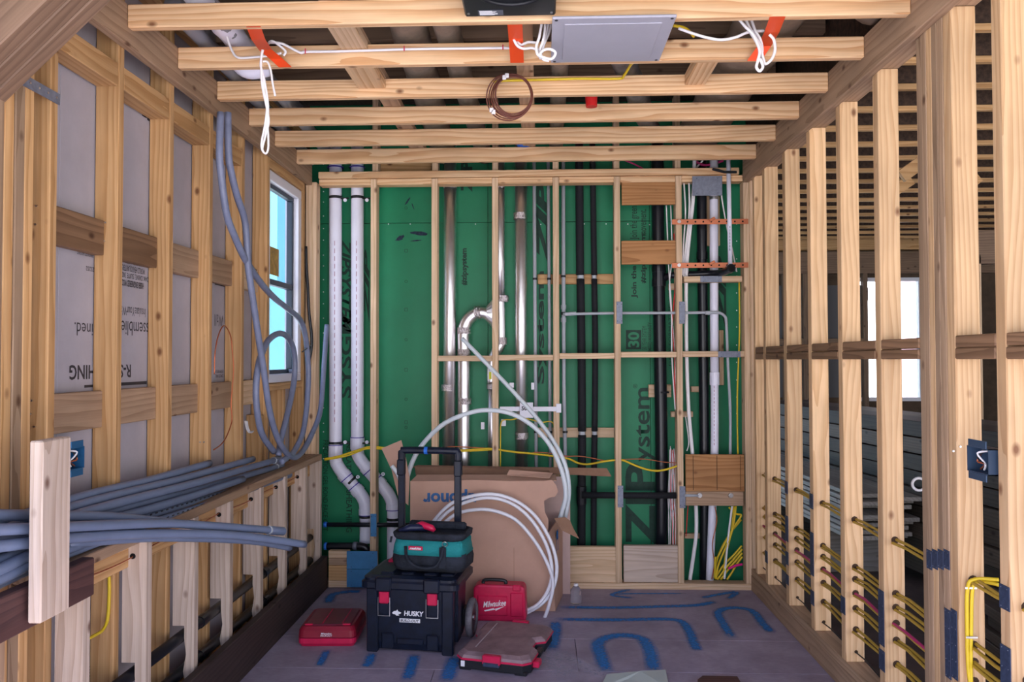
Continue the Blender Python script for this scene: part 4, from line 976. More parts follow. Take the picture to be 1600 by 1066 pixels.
lp('side_gusset', lambda bm: box(bm, .150, .186, -.10, .10, .10, .19, .012), M['teal'], bg)
lp('collar', lambda bm: loft(bm, [wob(rrect(.365, .20, .045, .185), .003, 8), wob(rrect(.39, .225, .05, .20), .004, 9), wob(rrect(.40, .235, .05, .228), .005, 10), wob(rrect(.375, .21, .05, .235), .003, 11), wob(rrect(.35, .185, .05, .212), .003, 12)]), M['bfab'], bg, smooth=True)
lp('zip_flap', lambda bm: box(bm, -.16, .16, .06, .10, .215, .262, .01), M['bfab'], bg)
lp('zip_pull', lambda bm: cyl(bm, (-.20, -.09, .2), (-.205, -.095, .165), .006, 6), M['bfab'], bg)
for sx in (-1, 1):
    lp('webbing', lambda bm: box(bm, sx*.07-.018+.02, sx*.07+.018+.02, -.1255, -.119, .03, .155, .001), M['bfab'], bg) if sx > 0 else None
lp('carry_handle', lambda bm: tube(bm, catmull([(-.115, -.112, .15), (-.10, -.135, .09), (-.06, -.147, .05), (0, -.15, .035), (.06, -.147, .05), (.085, -.135, .10), (.09, -.118, .16)], 4), .0085, 8), M['bfab'], bg, smooth=True)
lp('d_ring', lambda bm: torus(bm, (.10, -.116, .175), (0, 1, .1), .014, .0025, 14, 5), M['steel'], bg)
tg = lp('name_tag', lambda bm: box(bm, -.095, -.018, -.1245, -.121, .132, .156, .001), M['rcase'], bg)
lettering('makita', .062, .015, (-.0565, -.1250, .144), XX, UP, M['wink'], tg, bold=.03, shear=.25)
def pl_t(name, fn, m, loc, rz, label, cat):
    r = empty(name, loc, label, cat, rotz=rz, local=True); return r
tr = empty('red_tool', (-.63, 4.19, .618), 'dark red tool handle poking out of the bag opening', 'tool', rotz=-.2, local=True)
lp('grip', lambda bm: (tube(bm, [(-.05, 0, 0), (.0, -.01, .018), (.06, -.02, .003), (.075, -.02, -.01)], [.012, .020, .018, .01], 8)), M['rcase'], tr, smooth=True)
lp('shaft', lambda bm: tube(bm, [(-.05, 0, 0), (-.095, .01, -.012)], .006, 6), M['pink'], tr)
tr = empty('dark_tool', (-.69, 4.16, .612), 'dark blue tool grip lying in the bag opening', 'tool', rotz=.2, local=True)
lp('grip', lambda bm: tube(bm, [(-.06, 0, -.005), (0, 0, .012), (.06, 0, .01), (.09, .01, -.01)], [.012, .02, .02, .01], 8), mat('dark_blue_grip', (.01, .015, .05), .4), tr, smooth=True)
# ---- red case standing by the wheel
mc = empty('red_tool_case', (-.235, 4.62, 0), 'upright bright red power tool case between toolbox and carton', 'case', rotz=math.radians(-4), local=True)
lp('shell', lambda bm: (prism(bm, [(-.155, .0), (.145, .0), (.152, .02), (.145, .19), (.13, .208), (-.13, .21), (-.155, .19)], -.055, .055, 'Y', .012)), M['rcase'], mc)
lp('raised_panel', lambda bm: box(bm, -.13, .045, -.062, -.05, .035, .15, .006), M['rcase'], mc)
lp('raised_panel', lambda bm: box(bm, .06, .135, -.060, -.05, .03, .17, .006), M['rcase'], mc)
lp('handle', lambda bm: tube(bm, catmull([(-.10, -.02, .205), (-.09, -.02, .228), (.02, -.02, .228), (.03, -.02, .205)], 4), .010, 8), M['black'], mc, smooth=True)
lp('latch', lambda bm: box(bm, .075, .12, -.066, -.02, .18, .215, .005), M['rcase'], mc)
lettering('Milwaukee', .135, .034, (-.030, -.0625, .106), Vector((1, 0, .12)), Vector((-.12, 0, 1)), M['wink'], mc, bold=.012, shear=.4)
lp('bolt_mark', lambda bm: prism(bm, [(-.09, .066), (-.03, .081), (-.035, .074), (.03, .093), (-.025, .064), (-.022, .072), (-.085, .060)], -.0632, -.0622), M['wink'], mc)
# ---- low red case at the left
rc = empty('red_bit_case', (-1.135, 4.30, 0), 'low dark red carrying case on the floor left of the toolbox', 'case', rotz=math.radians(2), local=True)
lp('lower_shell', lambda bm: loft(bm, [rrect(.28, .30, .02, .001), rrect(.305, .33, .03, .02), rrect(.305, .33, .03, .046)]), M['rcase'], rc)
lr = lp('lid', lambda bm: loft(bm, [rrect(.305, .33, .03, .050), rrect(.30, .325, .03, .085), rrect(.275, .30, .03, .105)]), mat('deep_red_plastic', (.27, .010, .03), .38, noise=.15, nscale=15), rc)
lp('lid_window', lambda bm: loft(bm, [rrect(.255, .28, .02, .104), rrect(.235, .26, .02, .110)]), M['rdark'], lr)
for x in (-.03, .075): lp('lid_rib', lambda bm: box(bm, x-.003, x+.003, -.12, .12, .108, .113, .001), M['rcase'], lr)
for x in (-.10, .10): lp('hinge_pad', lambda bm: box(bm, x-.02, x+.02, -.14, -.125, .106, .114, .002), M['rcase'], lr)
lettering('Milwaukee\nPACKOUT', .062, .02, (-.0, -.1635, .066), XX, UP, M['wink'], rc, bold=.02, shear=.2)
# ---- organizer
og = empty('parts_organizer', (-.175, 4.07, 0), 'dusty parts organizer with a clear lid lying in front of the toolbox', 'organizer', rotz=math.radians(-14), local=True)
def outl(s, dz=0):
    w, d = .19*s, .265*s; c = .035
    return [(-w+c, -d), (w-c, -d), (w, -d+c), (w, -.10), (w-.045, -.07), (w-.045, .03), (w, .06), (w, d-c), (w-c, d), (-w+c, d), (-w, d-c), (-w, .06), (-w+.02, .03), (-w+.02, -.07), (-w, -.10), (-w, -d+c)]
lp('tray', lambda bm: prism(bm, outl(.97), .008, .052, 'Z', .004), M['black'], og)
lp('red_rim', lambda bm: prism(bm, outl(1.0), .052, .062, 'Z', .002), M['rcase'], og)
clr = mat('dusty_clear_lid', (.36, .24, .26), .55, noise=.35, nscale=9, trans=.25)
ll = lp('clear_lid', lambda bm: (loft(bm, [[(x, y, .062) for x, y in outl(.985)], [(x, y, .074) for x, y in outl(.96)], [(x, y, .086) for x, y in outl(.87)]])), clr, og)
lp('lid_rib', lambda bm: box(bm, -.115, -.110, -.17, .19, .085, .089, .001), mat('clear_rib', (.5, .42, .45), .4), ll)
for sy, x0_ in ((-1, .0), (1, 0)):
    lp('latch', lambda bm: box(bm, x0_-.045, x0_+.045, sy*.262-.02, sy*.262+.012, .045, .090, .005), M['rcase'], og)
lp('latch_base', lambda bm: box(bm, -.042, .042, -.282, -.262, .035, .062, .004), M['dplate'], og)
lp('side_handle', lambda bm: box(bm, .155, .19, -.06, .02, .02, .05, .008), M['black'], og)
lp('side_latch', lambda bm: box(bm, .18, .215, -.19, -.13, .02, .05, .005), M['rcase'], og)
for sx in (-1, 1):
    for sy in (-1, 1): lp('foot', lambda bm: box(bm, sx*.14-.03, sx*.14+.03, sy*.235-.02, sy*.235+.02, 0, .02, .004), M['black'], og)
for i, (x, y, m) in enumerate(((-.06, -.12, 'rcase'), (.07, -.14, 'rcase'), (.05, .12, 'rcase'))): lp('bin', lambda bm: box(bm, x-.05, x+.05, y-.05, y+.05, .053, .066, .004), M['rcase'], og)
lp('paper_sticker', lambda bm: box(bm, -.163, -.150, -.2705, -.2685, .02, .045, .0004) if False else box(bm, -.160, -.140, -.2595, -.257, .018, .046, .0004), M['wink'], og)
# ---- bottle, paper, scrap
bt = empty('plastic_bottle', at(900, 944, Z=0), 'small clear plastic bottle on the floor right of the carton', 'bottle', local=True)
gl = mat('clear_plastic', (.85, .85, .92), .1, trans=.9, ior=1.2)
def lathe(bm, prof, seg=14, c=(0, 0)):
    loft(bm, [[(c[0]+r*math.cos(2*math.pi*j/seg), c[1]+r*math.sin(2*math.pi*j/seg), z) for j in range(seg)] for r, z in prof])
lp('bottle_body', lambda bm: lathe(bm, [(.028, .0), (.034, .006), (.034, .05), (.031, .055), (.034, .06), (.034, .085), (.02, .105), (.012, .112)]), gl, bt, smooth=True)
lp('cap', lambda bm: lathe(bm, [(.014, .112), (.014, .124), (.012, .126)]), M['white'], bt)
pc = [at(948, 1054, Z=.012), at(1000, 1049, Z=.02), at(1040, 1047, Z=.008), at(1046, 1075, Z=.003), at(938, 1075, Z=.004)]
bm = B(); loft(bm, [pc, [p+UP*.0008 for p in pc]]); finish('paper_sheet', bm, mat('pale_green_paper', (.50, .56, .52), .7), None, label='pale green sheet of paper on the floor at the bottom edge', cat='paper')
pc = [at(1090, 1062, Z=.03), at(1098, 1056, Z=.03), at(1152, 1057, Z=.03), at(1165, 1080, Z=.03), at(1090, 1080, Z=.03)]
bm = B(); loft(bm, [[Vector((p.x, p.y, .001)) for p in pc], pc]); finish('wood_offcut', bm, wood('rust', 0), None, label='dark brown timber offcut at the bottom edge of the floor', cat='offcut')

# ================================================================== CONDUITS ON THE HALF WALL
def XP_(px, py, X): return at(px, py, X=X)
cr = .0165
up_list = [((327, 724), (97, 785), -1.555, 'grey conduit with the shortest far end, topmost of the bundle on the half wall', 0),
 ((395, 717.5), (97, 797), -1.53, 'grey conduit second from the top in the bundle on the half wall', 0),
 ((437, 717), (97, 811), -1.50, 'long grey conduit with a belled end reaching the flexible loops', 1),
 ((440, 727), (97, 822), -1.535, 'grey conduit with a belled end just under the longest one', 1),
 ((380, 749), (100, 836), -1.50, 'grey conduit ending short in the middle of the bundle on the half wall', 0),
 ((449, 738.5), (100, 848), -1.53, 'grey conduit lying partly hidden above the lowest one of the bundle', 1),
 ((452, 742), (97, 868), -1.488, 'lowest grey conduit of the bundle, printed along its side and resting on the plate', 1)]
for (e, w_, X, lab, bell) in up_list:
    a, b_ = XP_(*e, X), XP_(*w_, X)
    d = (b_-a); ext = b_+d.normalized()*.75; ext.x = X+.02; ext.z = b_.z-.02
    cd = curve('conduit', [a, a.lerp(b_, .5)-UP*.004, b_, ext], cr, M['conduit'], seg=12, n=6, label=lab, cat='conduit')
    if bell:
        dn = d.normalized(); bm = B(); cyl(bm, a, a+dn*.10, cr+.003, 14); finish('bell', bm, M['conduit'], cd)
        bm = B(); cyl(bm, a+dn*.10, a+dn*.108, cr+.0036, 14); finish('bell_lip', bm, M['gpipe'], cd)
    bm = B(); dn = d.normalized(); cyl(bm, a-dn*.0006, a-dn*.0012, cr-.003, 12); finish('bore', bm, M['void'], cd)
    if 'lowest' in lab:
        bm = B()
        for i in range(40):
            c = a.lerp(b_, .06+i*.02)+Vector((cr*.93, 0, cr*.45)); box(bm, c.x-.001, c.x+.001, c.y-.008, c.y+.008, c.z-.0025, c.z+.0025)
        finish('printed_line', bm, M['ink'], cd, kind='stuff')
for pts, lab, dx in (([(-60, 803, 1.98), (0, 805, 2.1), (97, 806, 2.36), (181, 808, 2.62), (260, 815, 2.9), (330, 823, 3.2)], 'grey conduit at the back of the group jutting into the room', 0),
   ([(-60, 828, 1.96), (0, 828, 2.08), (97, 824, 2.32), (245, 818, 2.83), (330, 822, 3.15), (400, 827, 3.42), (442, 830.5, 3.6)], 'grey conduit jutting into the room, printed, with a belled end', 1),
   ([(-60, 858, 1.96), (0, 854, 2.08), (97, 842.5, 2.32), (207, 835, 2.7), (330, 835, 3.12), (400, 840, 3.38), (476, 851, 3.66)], 'lowest grey conduit jutting furthest into the room', 0),
   ([(120, 850, 2.42), (260, 840, 2.9), (400, 845, 3.42), (463, 856, 3.68)], 'grey conduit tucked under the furthest jutting one', 0)):
    w_ = [at(x, y, Y=yy) for x, y, yy in pts]
    if 'tucked' in lab or 'back of' in lab: w_ = [p-XX*.03 for p in w_]
    cd = curve('conduit', w_, cr, M['conduit'], seg=12, n=6, label=lab, cat='conduit')
    if dx:
        dn = (w_[-2]-w_[-1]).normalized(); bm = B(); cyl(bm, w_[-1], w_[-1]+dn*.10, cr+.003, 14); finish('bell', bm, M['conduit'], cd); bm = B(); cyl(bm, w_[-1]+dn*.1, w_[-1]+dn*.108, cr+.0036, 14); finish('bell_lip', bm, M['gpipe'], cd)
for i, (ya, yb) in enumerate(((890, 872), (905, 886))):
    curve('conduit', [at(-60, ya+22, X=-1.46), at(0, ya, X=-1.46), at(60, yb-10, X=-1.47), at(140, yb-40, X=-1.48)], cr, M['conduit'], seg=12, n=5, label=['grey conduit slanting down out of the picture left of the upright board', 'lowest grey conduit slanting down left of the upright board'][i], cat='conduit')
lumber('upright_board', -1.404, -1.366, 2.12, 2.252, .79, 1.288, 'white', None, bev=.004, label='pale upright timber board holding the grey conduits at the left', cat='board')
lumber('rail_board', -1.46, -1.418, 1.5, 2.47, .765, .885, 'rust', None, bev=.004, label='dark brown horizontal board behind the upright board', cat='board')
# ---- black pipes inside the half wall
for z, lab in ((.335, 'upper black pipe running through the notched studs'), (.185, 'lower black pipe running through the notched studs')):
    bp_ = curve('drain_pipe', [(-1.53, 1.9, z), (-1.53, 5.19, z)], .024, M['abs'], seg=14, n=1, label=lab, cat='pipe')
    for y in (2.7, 3.5, 4.3): 
        bm = B(); cyl(bm, (-1.53, y, z), (-1.53, y+.05, z), .0275, 14); finish('coupling', bm, M['abs'], bp_)
curve('wire', [(-1.515, 2.2+.3*i, .782+(.006 if i % 2 else -.004)) for i in range(10)], .0025, M['copperw'], seg=5, label='copper wire threaded through the top of the notched studs', cat='wire')
bm = B()
for y in ph[1:7]: cyl(bm, (-1.515, y-.0005, .782), (-1.515, y-.002, .782), .011, 10)
finish('drilled_hole', bm, M['void'], hw, kind='stuff')
# ---- flexible grey loops beside the window
XF_ = -1.405
loops = [([(345, 176), (343, 240), (346, 277), (354, 334), (366, 368), (383, 405), (405, 439), (427, 464), (450, 483), (469, 500), (478, 530), (482, 581), (480, 627), (477, 655), (472, 680), (459, 706), (447, 716), (440, 722)], 'grey flexible tube sweeping across the window to its right side', 0),
 ([(356, 176), (357, 240), (361, 268), (370, 305), (381, 338), (385, 367), (387, 409), (391, 440), (398, 487), (405, 534), (412.5, 581), (420, 635), (431, 678), (446, 706), (461, 715), (475, 702), (487.5, 678), (499, 649), (503, 620), (505, 590), (508, 545), (511, 508)], 'grey flexible tube hanging in the long U with a free upright end', .022),
 ([(428, 706), (410, 680), (402, 645), (400, 605), (404, 570), (411, 548), (421, 530), (437, 521), (451, 529), (459.5, 552), (460, 590), (455, 620), (448, 651), (439, 687), (435, 712)], 'grey flexible tube bent in a closed hoop before the window', -.035)]
for pts, lab, dx in loops:
    w_ = [at(x, y, X=XF_-abs(dx)*.3+dx*.6) for x, y in pts]
    w_ = [Vector((p.x, min(p.y, 5.205), p.z)) for p in w_]
    curve('flexible_tube', w_, .0165, M['flex'], seg=10, n=5, label=lab, cat='tube')
bm = B(); a, b_ = at(472, 550, X=-1.40), at(486, 540, X=-1.40); tube(bm, [a, b_], .004, 6); finish('wire_tie', bm, M['black'], None, label='dark tie round the grey tube by the corner', cat='tie')
curve('black_cable', [at(x, y, Y=5.2) for x, y in ((478, 385), (479, 420), (481, 450), (483, 490), (487, 525), (486, 548), (482, 568))], .010, M['abs'], seg=8, label='black cable bundle tucked in the corner behind the grey tubes', cat='cable')
curve('copper_wire', [at(x, y, X=XL+.01) for x, y in ((335, 585), (336, 552), (341, 525), (350, 509), (360, 524), (363, 550), (365, 575), (363, 605), (361, 632), (362, 659), (353, 684), (344, 696), (334, 703))], .0032, M['copperw'], seg=6, label='bare copper wire looping in front of the left wall studs', cat='wire')
for i in range(3): curve('cable', [at(x+i*1.5, y, X=XL+.005) for x, y in ((383, 658), (385, 669), (389, 676), (393, 674))], .004, M['white'], seg=6, label='white cable end poking out of a hole left of the window', cat='cable', group='white cable ends left of the window')
curve('cable', [at(x, y, X=-1.59) for x, y in ((150, 883), (160, 876), (166, 880), (170, 900), (170.5, 930), (168, 968), (160, 985), (148, 993), (129, 1003))], .006, M['yellow'], seg=7, label='yellow cable running down a stud below the conduits', cat='cable')
# ---- switch boxes
def gang_box(X0, y0, y1, z0, z1, face, lab, m):
    """Open-fronted metal box: back, four sides, ears, wires inside."""
    d = .045; r = empty('junction_box', (X0, (y0+y1)/2, z0), lab, 'box')
    t = .003; s = face
    bm = B(); a0, a1 = sorted((X0, X0+s*d))
    box(bm, a0, a1, y0, y0+t, z0, z1); box(bm, a0, a1, y1-t, y1, z0, z1); box(bm, a0, a1, y0, y1, z0, z0+t); box(bm, a0, a1, y0, y1, z1-t, z1)
    b0, b1 = sorted((X0+s*d, X0+s*(d+t))); box(bm, b0, b1, y0, y1, z0, z1)
    finish('shell', bm, m, r)
    for zz in (z1, z0-.022):
        bm = B(); box(bm, X0-.002, X0+.002, y0+.01, y1-.01, zz, zz+.022, .0008); e = finish('mounting_ear', bm, m, r)
    for q in range(3):
        bm = B(); cy = (y0+y1)/2; cz = (z0+z1)/2
        tube(bm, catmull([(X0+s*.02, cy-.02+q*.012, z1-.01), (X0+s*.005, cy+.01, cz+.02-q*.012), (X0+s*.015, cy-.015, cz-.01), (X0+s*.02, cy+.01*q, z0+.01)], 4), .003, 6); finish('wire', bm, [M['white'], M['black'], M['copperw']][q], r)
gang_box(XR-.02, 2.44, 2.56, 1.155, 1.235, 1, 'blue-grey metal junction box on the right stud wall', M['bplate'] if False else mat('box_blue', (.06, .10, .17), .4, .5))
gang_box(XL+.004, 2.575, 2.665, 1.14, 1.215, -1, 'blue metal junction box in the left wall beside the upright board', mat('box_blue2', (.03, .14, .30), .4, .4))

# ================================================================== CABLES THROUGH THE RIGHT WALL
XC = XR+.045
MC = M['yshade']
runs = [(.778, 2, 'yshade', 'topmost run'), (.565, 2, 'yshade', 'second run from the top'), (.510, 2, 'yshade', 'third run from the top'), (.455, 1, 'pink', 'magenta run'), (.448, 1, 'yshade', 'run just below the magenta one'), (.380, 2, 'yshade', 'run below the magenta pair'), (.285, 2, 'yshade', 'second lowest run'), (.190, 1, 'black', 'lowest run')]
col_name = {'yshade': 'shade-darkened yellow cable', 'pink': 'magenta cable', 'black': 'thin black cable'}
for z, n_, c_, lab in runs:
    for q in range(n_):
        pts = []
        for i in range(17):
            y = 5.16-i*.2032+random.uniform(-.01, .01); sag = -.010 if i % 2 else 0
            pts.append((XC+random.uniform(-.006, .006)+q*.012-.006, y, z+sag+q*.011+random.uniform(-.004, .004)))
        curve('cable', pts, .0065 if c_ != 'black' else .0035, M[c_] if c_ != 'black' else M['black'], seg=6, n=2, label='%s through right wall studs, %s%s' % (col_name[c_], lab, (', lower of pair', ', upper of pair')[q] if n_ > 1 else ''), cat='cable', **({'group': 'cables through the right wall, '+lab} if n_ > 1 else {}))
bm = B()
for k, y in enumerate(yr):
    for z in (.783, .57, .515, .452, .385, .29, .19):
        cyl(bm, (XC, y-.0005, z), (XC, y-.0018, z), .015 if z > .2 else .008, 10)
finish('drilled_hole', bm, mat('hole_shadowed_wood', (.05, .025, .012), .9), wr, kind='stuff')
for dx in (0, .016):
    curve('cable', [(XC+.05, 2.60, .80-dx), (XC+.0+dx, yr[5]-.02, .79-dx*.5), (XR+.022+dx, yr[5]-.012, .76), (XR+.020+dx*.8, yr[5]-.008, .62), (XR+.022+dx*.5, yr[5]-.008, .50), (XR+.03, yr[5]-.01, .42)], .0062, M['yellow'], seg=7, label='bright yellow cable stapled down a right wall stud, %s of the two' % ('left' if dx == 0 else 'right'), cat='cable', group='yellow cables stapled down one right wall stud')
for z in (.76, .60):
    bm = B(); box(bm, XR+.012, XR+.050, yr[5]-.017, yr[5]-.0145, z-.004, z+.004, .001); finish('cable_staple', bm, M['steel'], wr)

# ================================================================== ABOVE AND UNDER THE CEILING JOISTS
fn = empty('exhaust_fan', at(797, 10, Z=2.86), 'black square ceiling fan housing mounted before the first joist', 'fan')
a, b_ = at(727, 27, Y=2.83), at(868, 25, Y=2.83); fx0, fx1, fz = a.x, b_.x, a.z
bm = B(); box(bm, fx0, fx1, 2.44, 2.83, fz, fz+.02, .006); finish('flange', bm, M['black'], fn)
bm = B(); box(bm, fx0+.02, fx1-.02, 2.46, 2.825, fz+.02, fz+.2, .01); finish('housing', bm, M['black'], fn)
bm = B(); torus(bm, ((fx0+fx1)/2+.01, 2.60, fz-.004), (0, 0, 1), .125, .008, 32, 6); finish('round_rim', bm, M['black'], fn, smooth=True)
bm = B(); cyl(bm, ((fx0+fx1)/2+.01, 2.60, fz-.002), ((fx0+fx1)/2+.01, 2.60, fz-.012), .05, 20); finish('motor_hub', bm, M['navy'], fn)
bm = B(); box(bm, fx0+.05, fx0+.14, 2.775, 2.815, fz-.0012, fz-.0002); lb = finish('rating_label', bm, mat('label_grey', (.10, .11, .14), .5), fn)
lettering('CAUTION HOUSING AIR\nDUCT CONNECT 120V\n60Hz 0.5A USE ONLY', .066, .030, (fx0+.087, 2.795, fz-.0014), XX, YY*-1 if False else YY, M['wink'], lb) if False else None
r_, u_ = XX, YY
bm = B()
for i in range(7): box(bm, fx0+.055, fx0+.12-random.uniform(0, .02), 2.779+i*.005, 2.7812+i*.005, fz-.0018, fz-.0012)
finish('label_print', bm, M['wink'], lb)
for x in (fx0+.015, fx1-.015):
    bm = B(); cyl(bm, (x, 2.80, fz), (x, 2.80, fz-.003), .005, 8); finish('screw', bm, M['steel'], fn)
# flat access panel
ap_ = empty('access_panel', at(950, 60, Z=ZJ-.01), 'grey square plastic access panel screwed under two joists', 'panel')
c4 = [at(863, 28, Z=ZJ-.012), at(1057, 27, Z=ZJ-.012), at(1030, 97, Z=ZJ-.012), at(863, 97, Z=ZJ-.012)]
px0 = min(c4[0].x, c4[3].x); px1 = (c4[1].x+c4[2].x)/2; py0 = (c4[0].y+c4[1].y)/2; py1 = (c4[2].y+c4[3].y)/2
bm = B(); box(bm, px0, px1, py0, py1, ZJ-.012, ZJ-.002, .003); finish('frame', bm, M['panel'], ap_)
bm = B(); box(bm, px0+.045, px1-.045, py0+.045, py1-.04, ZJ-.0155, ZJ-.0118, .002); finish('door', bm, M['panel'], ap_)
for x in (px0+.015, px1-.015):
    for y in (py0+.015, py1-.015):
        bm = B(); cyl(bm, (x, y, ZJ-.012), (x, y, ZJ-.0135), .006, 8); finish('screw', bm, M['ink'], ap_)
# orange tape strips between the first and second joists
zt_ = ZJ-.0015
def tape(p4, lab):
    P4 = [at(x, y, Z=zt_) for x, y in p4]; bm = B()
    loft(bm, [P4, [p-UP*.0008 for p in P4]]); return finish('tape_strip', bm, M['orange'], None, label=lab, cat='tape')
def tape3(pts, wv, lab):
    Pn = [at(x, y, Y=yy) for x, y, yy in pts]; bm = B(); L = [p-XX*wv for p in Pn]; R_ = [p+XX*wv for p in Pn]
    for i in range(len(Pn)-1):
        loft(bm, [[L[i], R_[i], R_[i+1], L[i+1]], [q-UP*.001-YY*.001 for q in (L[i], R_[i], R_[i+1], L[i+1])]])
    return finish('tape_strip', bm, M['orange'], None, label=lab, cat='tape')
tape3([(396, 41, 2.86), (404, 62, 3.0), (415, 78, 3.18), (432, 92, 3.236), (446, 105, 3.236)], .027, 'orange tape strip slanting between joists at the left')
tape3([(804, 30, 2.85), (806, 60, 3.05), (808, 98, 3.235)], .028, 'orange tape strip straight between joists in the middle')
tape3([(1215, 26, 2.85), (1206, 50, 3.0), (1194, 72, 3.2), (1178, 95, 3.236)], .028, 'orange tape strip slanting between joists at the right')
def cab(pts, Y, r, m, lab, grp=None, n=5, name='cable'):
    return curve(name, [at(p[0], p[1], Y=(p[2] if len(p) > 2 else Y)) for p in pts], r, m, seg=7, n=n, label=lab, cat='cable', group=grp)
for i, pts in enumerate(([(410, 78), (408, 95), (409, 130), (416, 165), (420, 190), (414, 215), (410, 233), (415, 240), (419, 232), (419, 210), (417, 190)],
     [(411, 78), (407, 100), (410, 112), (414, 130), (419, 165), (417, 195), (413, 220)],
     [(411, 96), (418, 97), (423, 110), (426, 130), (430, 150)], [(412, 118), (412, 140), (417, 165), (414, 195), (409, 220), (409, 232), (412, 238)])):
    cab([(x, y, 3.05) for x, y in pts], 3.05, .0043, M['white'], ['white cable in the long hanging hank, its outer loop', 'white cable down the middle of the long hanging hank', 'white cable end curling off the top of the hanging hank', 'white cable forming the lower loop of the hanging hank'][i], 'white cables hanging at the left')
cab([(352, 45, 3.2), (357, 65, 3.22), (364, 82, 3.226), (372, 90, 3.226), (390, 90, 3.226), (420, 87, 3.226), (440, 83, 3.226)], 3.22, .005, M['white'], 'white cable dropping to the second joist at its left end')
cab([(420, 68, 3.2), (425, 64, 3.18), (435, 70, 3.2), (446, 80, 3.22), (443, 87, 3.226)], 3.2, .005, M['white'], 'white cable small loop beside the left orange tape')
cab([(420, 66, 3.2), (440, 68, 3.2), (460, 78, 3.22), (472, 83, 3.228), (478, 81, 3.228), (540, 80, 3.228), (632, 77, 3.228), (700, 76, 3.228), (786, 75, 3.228), (800, 76, 3.22)], 3.22, .0055, M['white'], 'white cable stapled along the face of the second joist')
for i, px in enumerate((478, 632, 786)):
    c = at(px, [81, 77, 75][i], Y=3.226); bm = B(); box(bm, c.x-.002, c.x+.002, c.y-.010, c.y-.007, c.z-.011, c.z+.011, .0005); finish('cable_staple', bm, M['rcase'], ce)
for i, pts in enumerate(([(848, 28), (845, 45), (842, 60), (838, 72), (840, 85), (850, 90), (862, 92), (868, 83), (860, 77), (848, 79), (842, 88)],
    [(852, 30), (851, 50), (848, 65), (844, 78), (848, 92), (858, 95)], [(858, 31), (854, 50), (850, 66), (847, 82)], [(862, 33), (858, 50), (853, 62), (847, 74), (840, 80), (845, 92)], [(802, 60), (808, 71), (818, 76), (832, 75), (842, 80)], [(840, 67), (825, 66), (814, 70), (806, 62)])):
    cab([(x, y, 3.0+.015*i) for x, y in pts], 3.0, .0055, M['white'], ['white cable knotted left of the grey access panel, largest loop', 'white cable in the knot left of the access panel, inner turn', 'white cable running straight up from the knot by the access panel', 'white cable wrapping the knot by the access panel', 'white cable end joining the knot from the middle orange tape', 'white cable bridging the middle orange tape and the knot'][i], 'white cable knot by the access panel')
for i, pts in enumerate(([(1155, 30), (1165, 42), (1175, 52), (1182, 65), (1187, 80), (1184, 95), (1182, 105), (1187, 111), (1192, 104), (1188, 92)],
    [(1165, 30), (1172, 45), (1180, 58), (1188, 72), (1192, 90), (1196, 100), (1206, 92), (1211, 78), (1209, 62), (1202, 54)], [(1174, 30), (1180, 48), (1188, 62), (1191, 80), (1186, 95)],
    [(1060, 44), (1085, 53), (1110, 60), (1130, 62), (1150, 58), (1170, 50), (1195, 48)], [(1160, 36), (1172, 50), (1184, 70), (1194, 96)])):
    cab([(x, y, 3.0+.015*i) for x, y in pts], 3.0, .0058, M['white'], ['white cable hanging lowest in the right hand bundle', 'white cable bowing out in a ring by the right orange tape', 'white cable in the middle of the bundle by the right orange tape', 'white cable swagged from the access panel to the right orange tape', 'white cable twisted into the bundle by the right orange tape'][i], 'white cables hanging at the right')
cab([(1052, 40, 3.1), (1068, 43, 3.12), (1078, 50, 3.16), (1084, 57, 3.2)], 3.1, .006, M['yellow'], 'short yellow cable at the right edge of the access panel')
cab([(770, 128, 3.62), (790, 126, 3.62), (830, 125, 3.638), (900, 123, 3.636), (965, 123, 3.636), (975, 118, 3.6), (985, 102, 3.5), (990, 97, 3.4)], 3.63, .0062, M['yellow'], 'yellow cable stapled along the face of the third joist')
for i in range(7):
    r_ = .105-.0035*i; c = at(796+i*1.2, 152-i*.6, Y=3.58-.006*i)
    pts = [c+Vector((math.cos(t)*r_*(1-.03*(i % 3)), .012*math.sin(t*2+i), math.sin(t)*r_*1.02)) for t in [k*2*math.pi/22 for k in range(22)]]
    curve('coiled_wire', pts, .0032, M['brownw'], seg=6, n=2, closed=True, label='thin brown wire turn in the round hanging coil', cat='wire', group='turns of the brown wire coil')
for x, y in ((792, 118), (788, 121), (768, 172), (771, 175)):
    c = at(x, y, Y=3.53); bm = B(); box(bm, c.x-.009, c.x+.009, c.y-.004, c.y+.004, c.z-.010, c.z+.010, .002); finish('coil_tag', bm, M['white'], None, label='small white tag clipped on the '+('top' if y < 150 else 'lower left')+' of the brown coil', cat='tag', group='white tags on the brown coil')
c = at(924, 153, Y=3.95); rcp = empty('sprinkler_cover', c, 'red plastic sprinkler cap hanging under the joists', 'cap')
bm = B(); cyl(bm, c+UP*.012, c-UP*.045, .031, 20, .028); finish('cap_body', bm, M['red'], rcp); bm = B(); cyl(bm, c+UP*.012, c+UP*.045, .024, 16); finish('neck', bm, M['gpipe'], rcp)
c = at(820, 224, Y=4.9); rcp = empty('vent_cover', c, 'blue plastic cap poking below the joists near the back', 'cap')
bm = B(); lathe(bm, [(.056, .03), (.056, .0), (.048, -.022), (.012, -.030)], 20); bmesh.ops.translate(bm, verts=bm.verts, vec=c); finish('cap_body', bm, M['bluecap'], rcp); bm = B(); cyl(bm, c-UP*.028, c-UP*.036, .007, 8); finish('screw', bm, M['steel'], rcp)
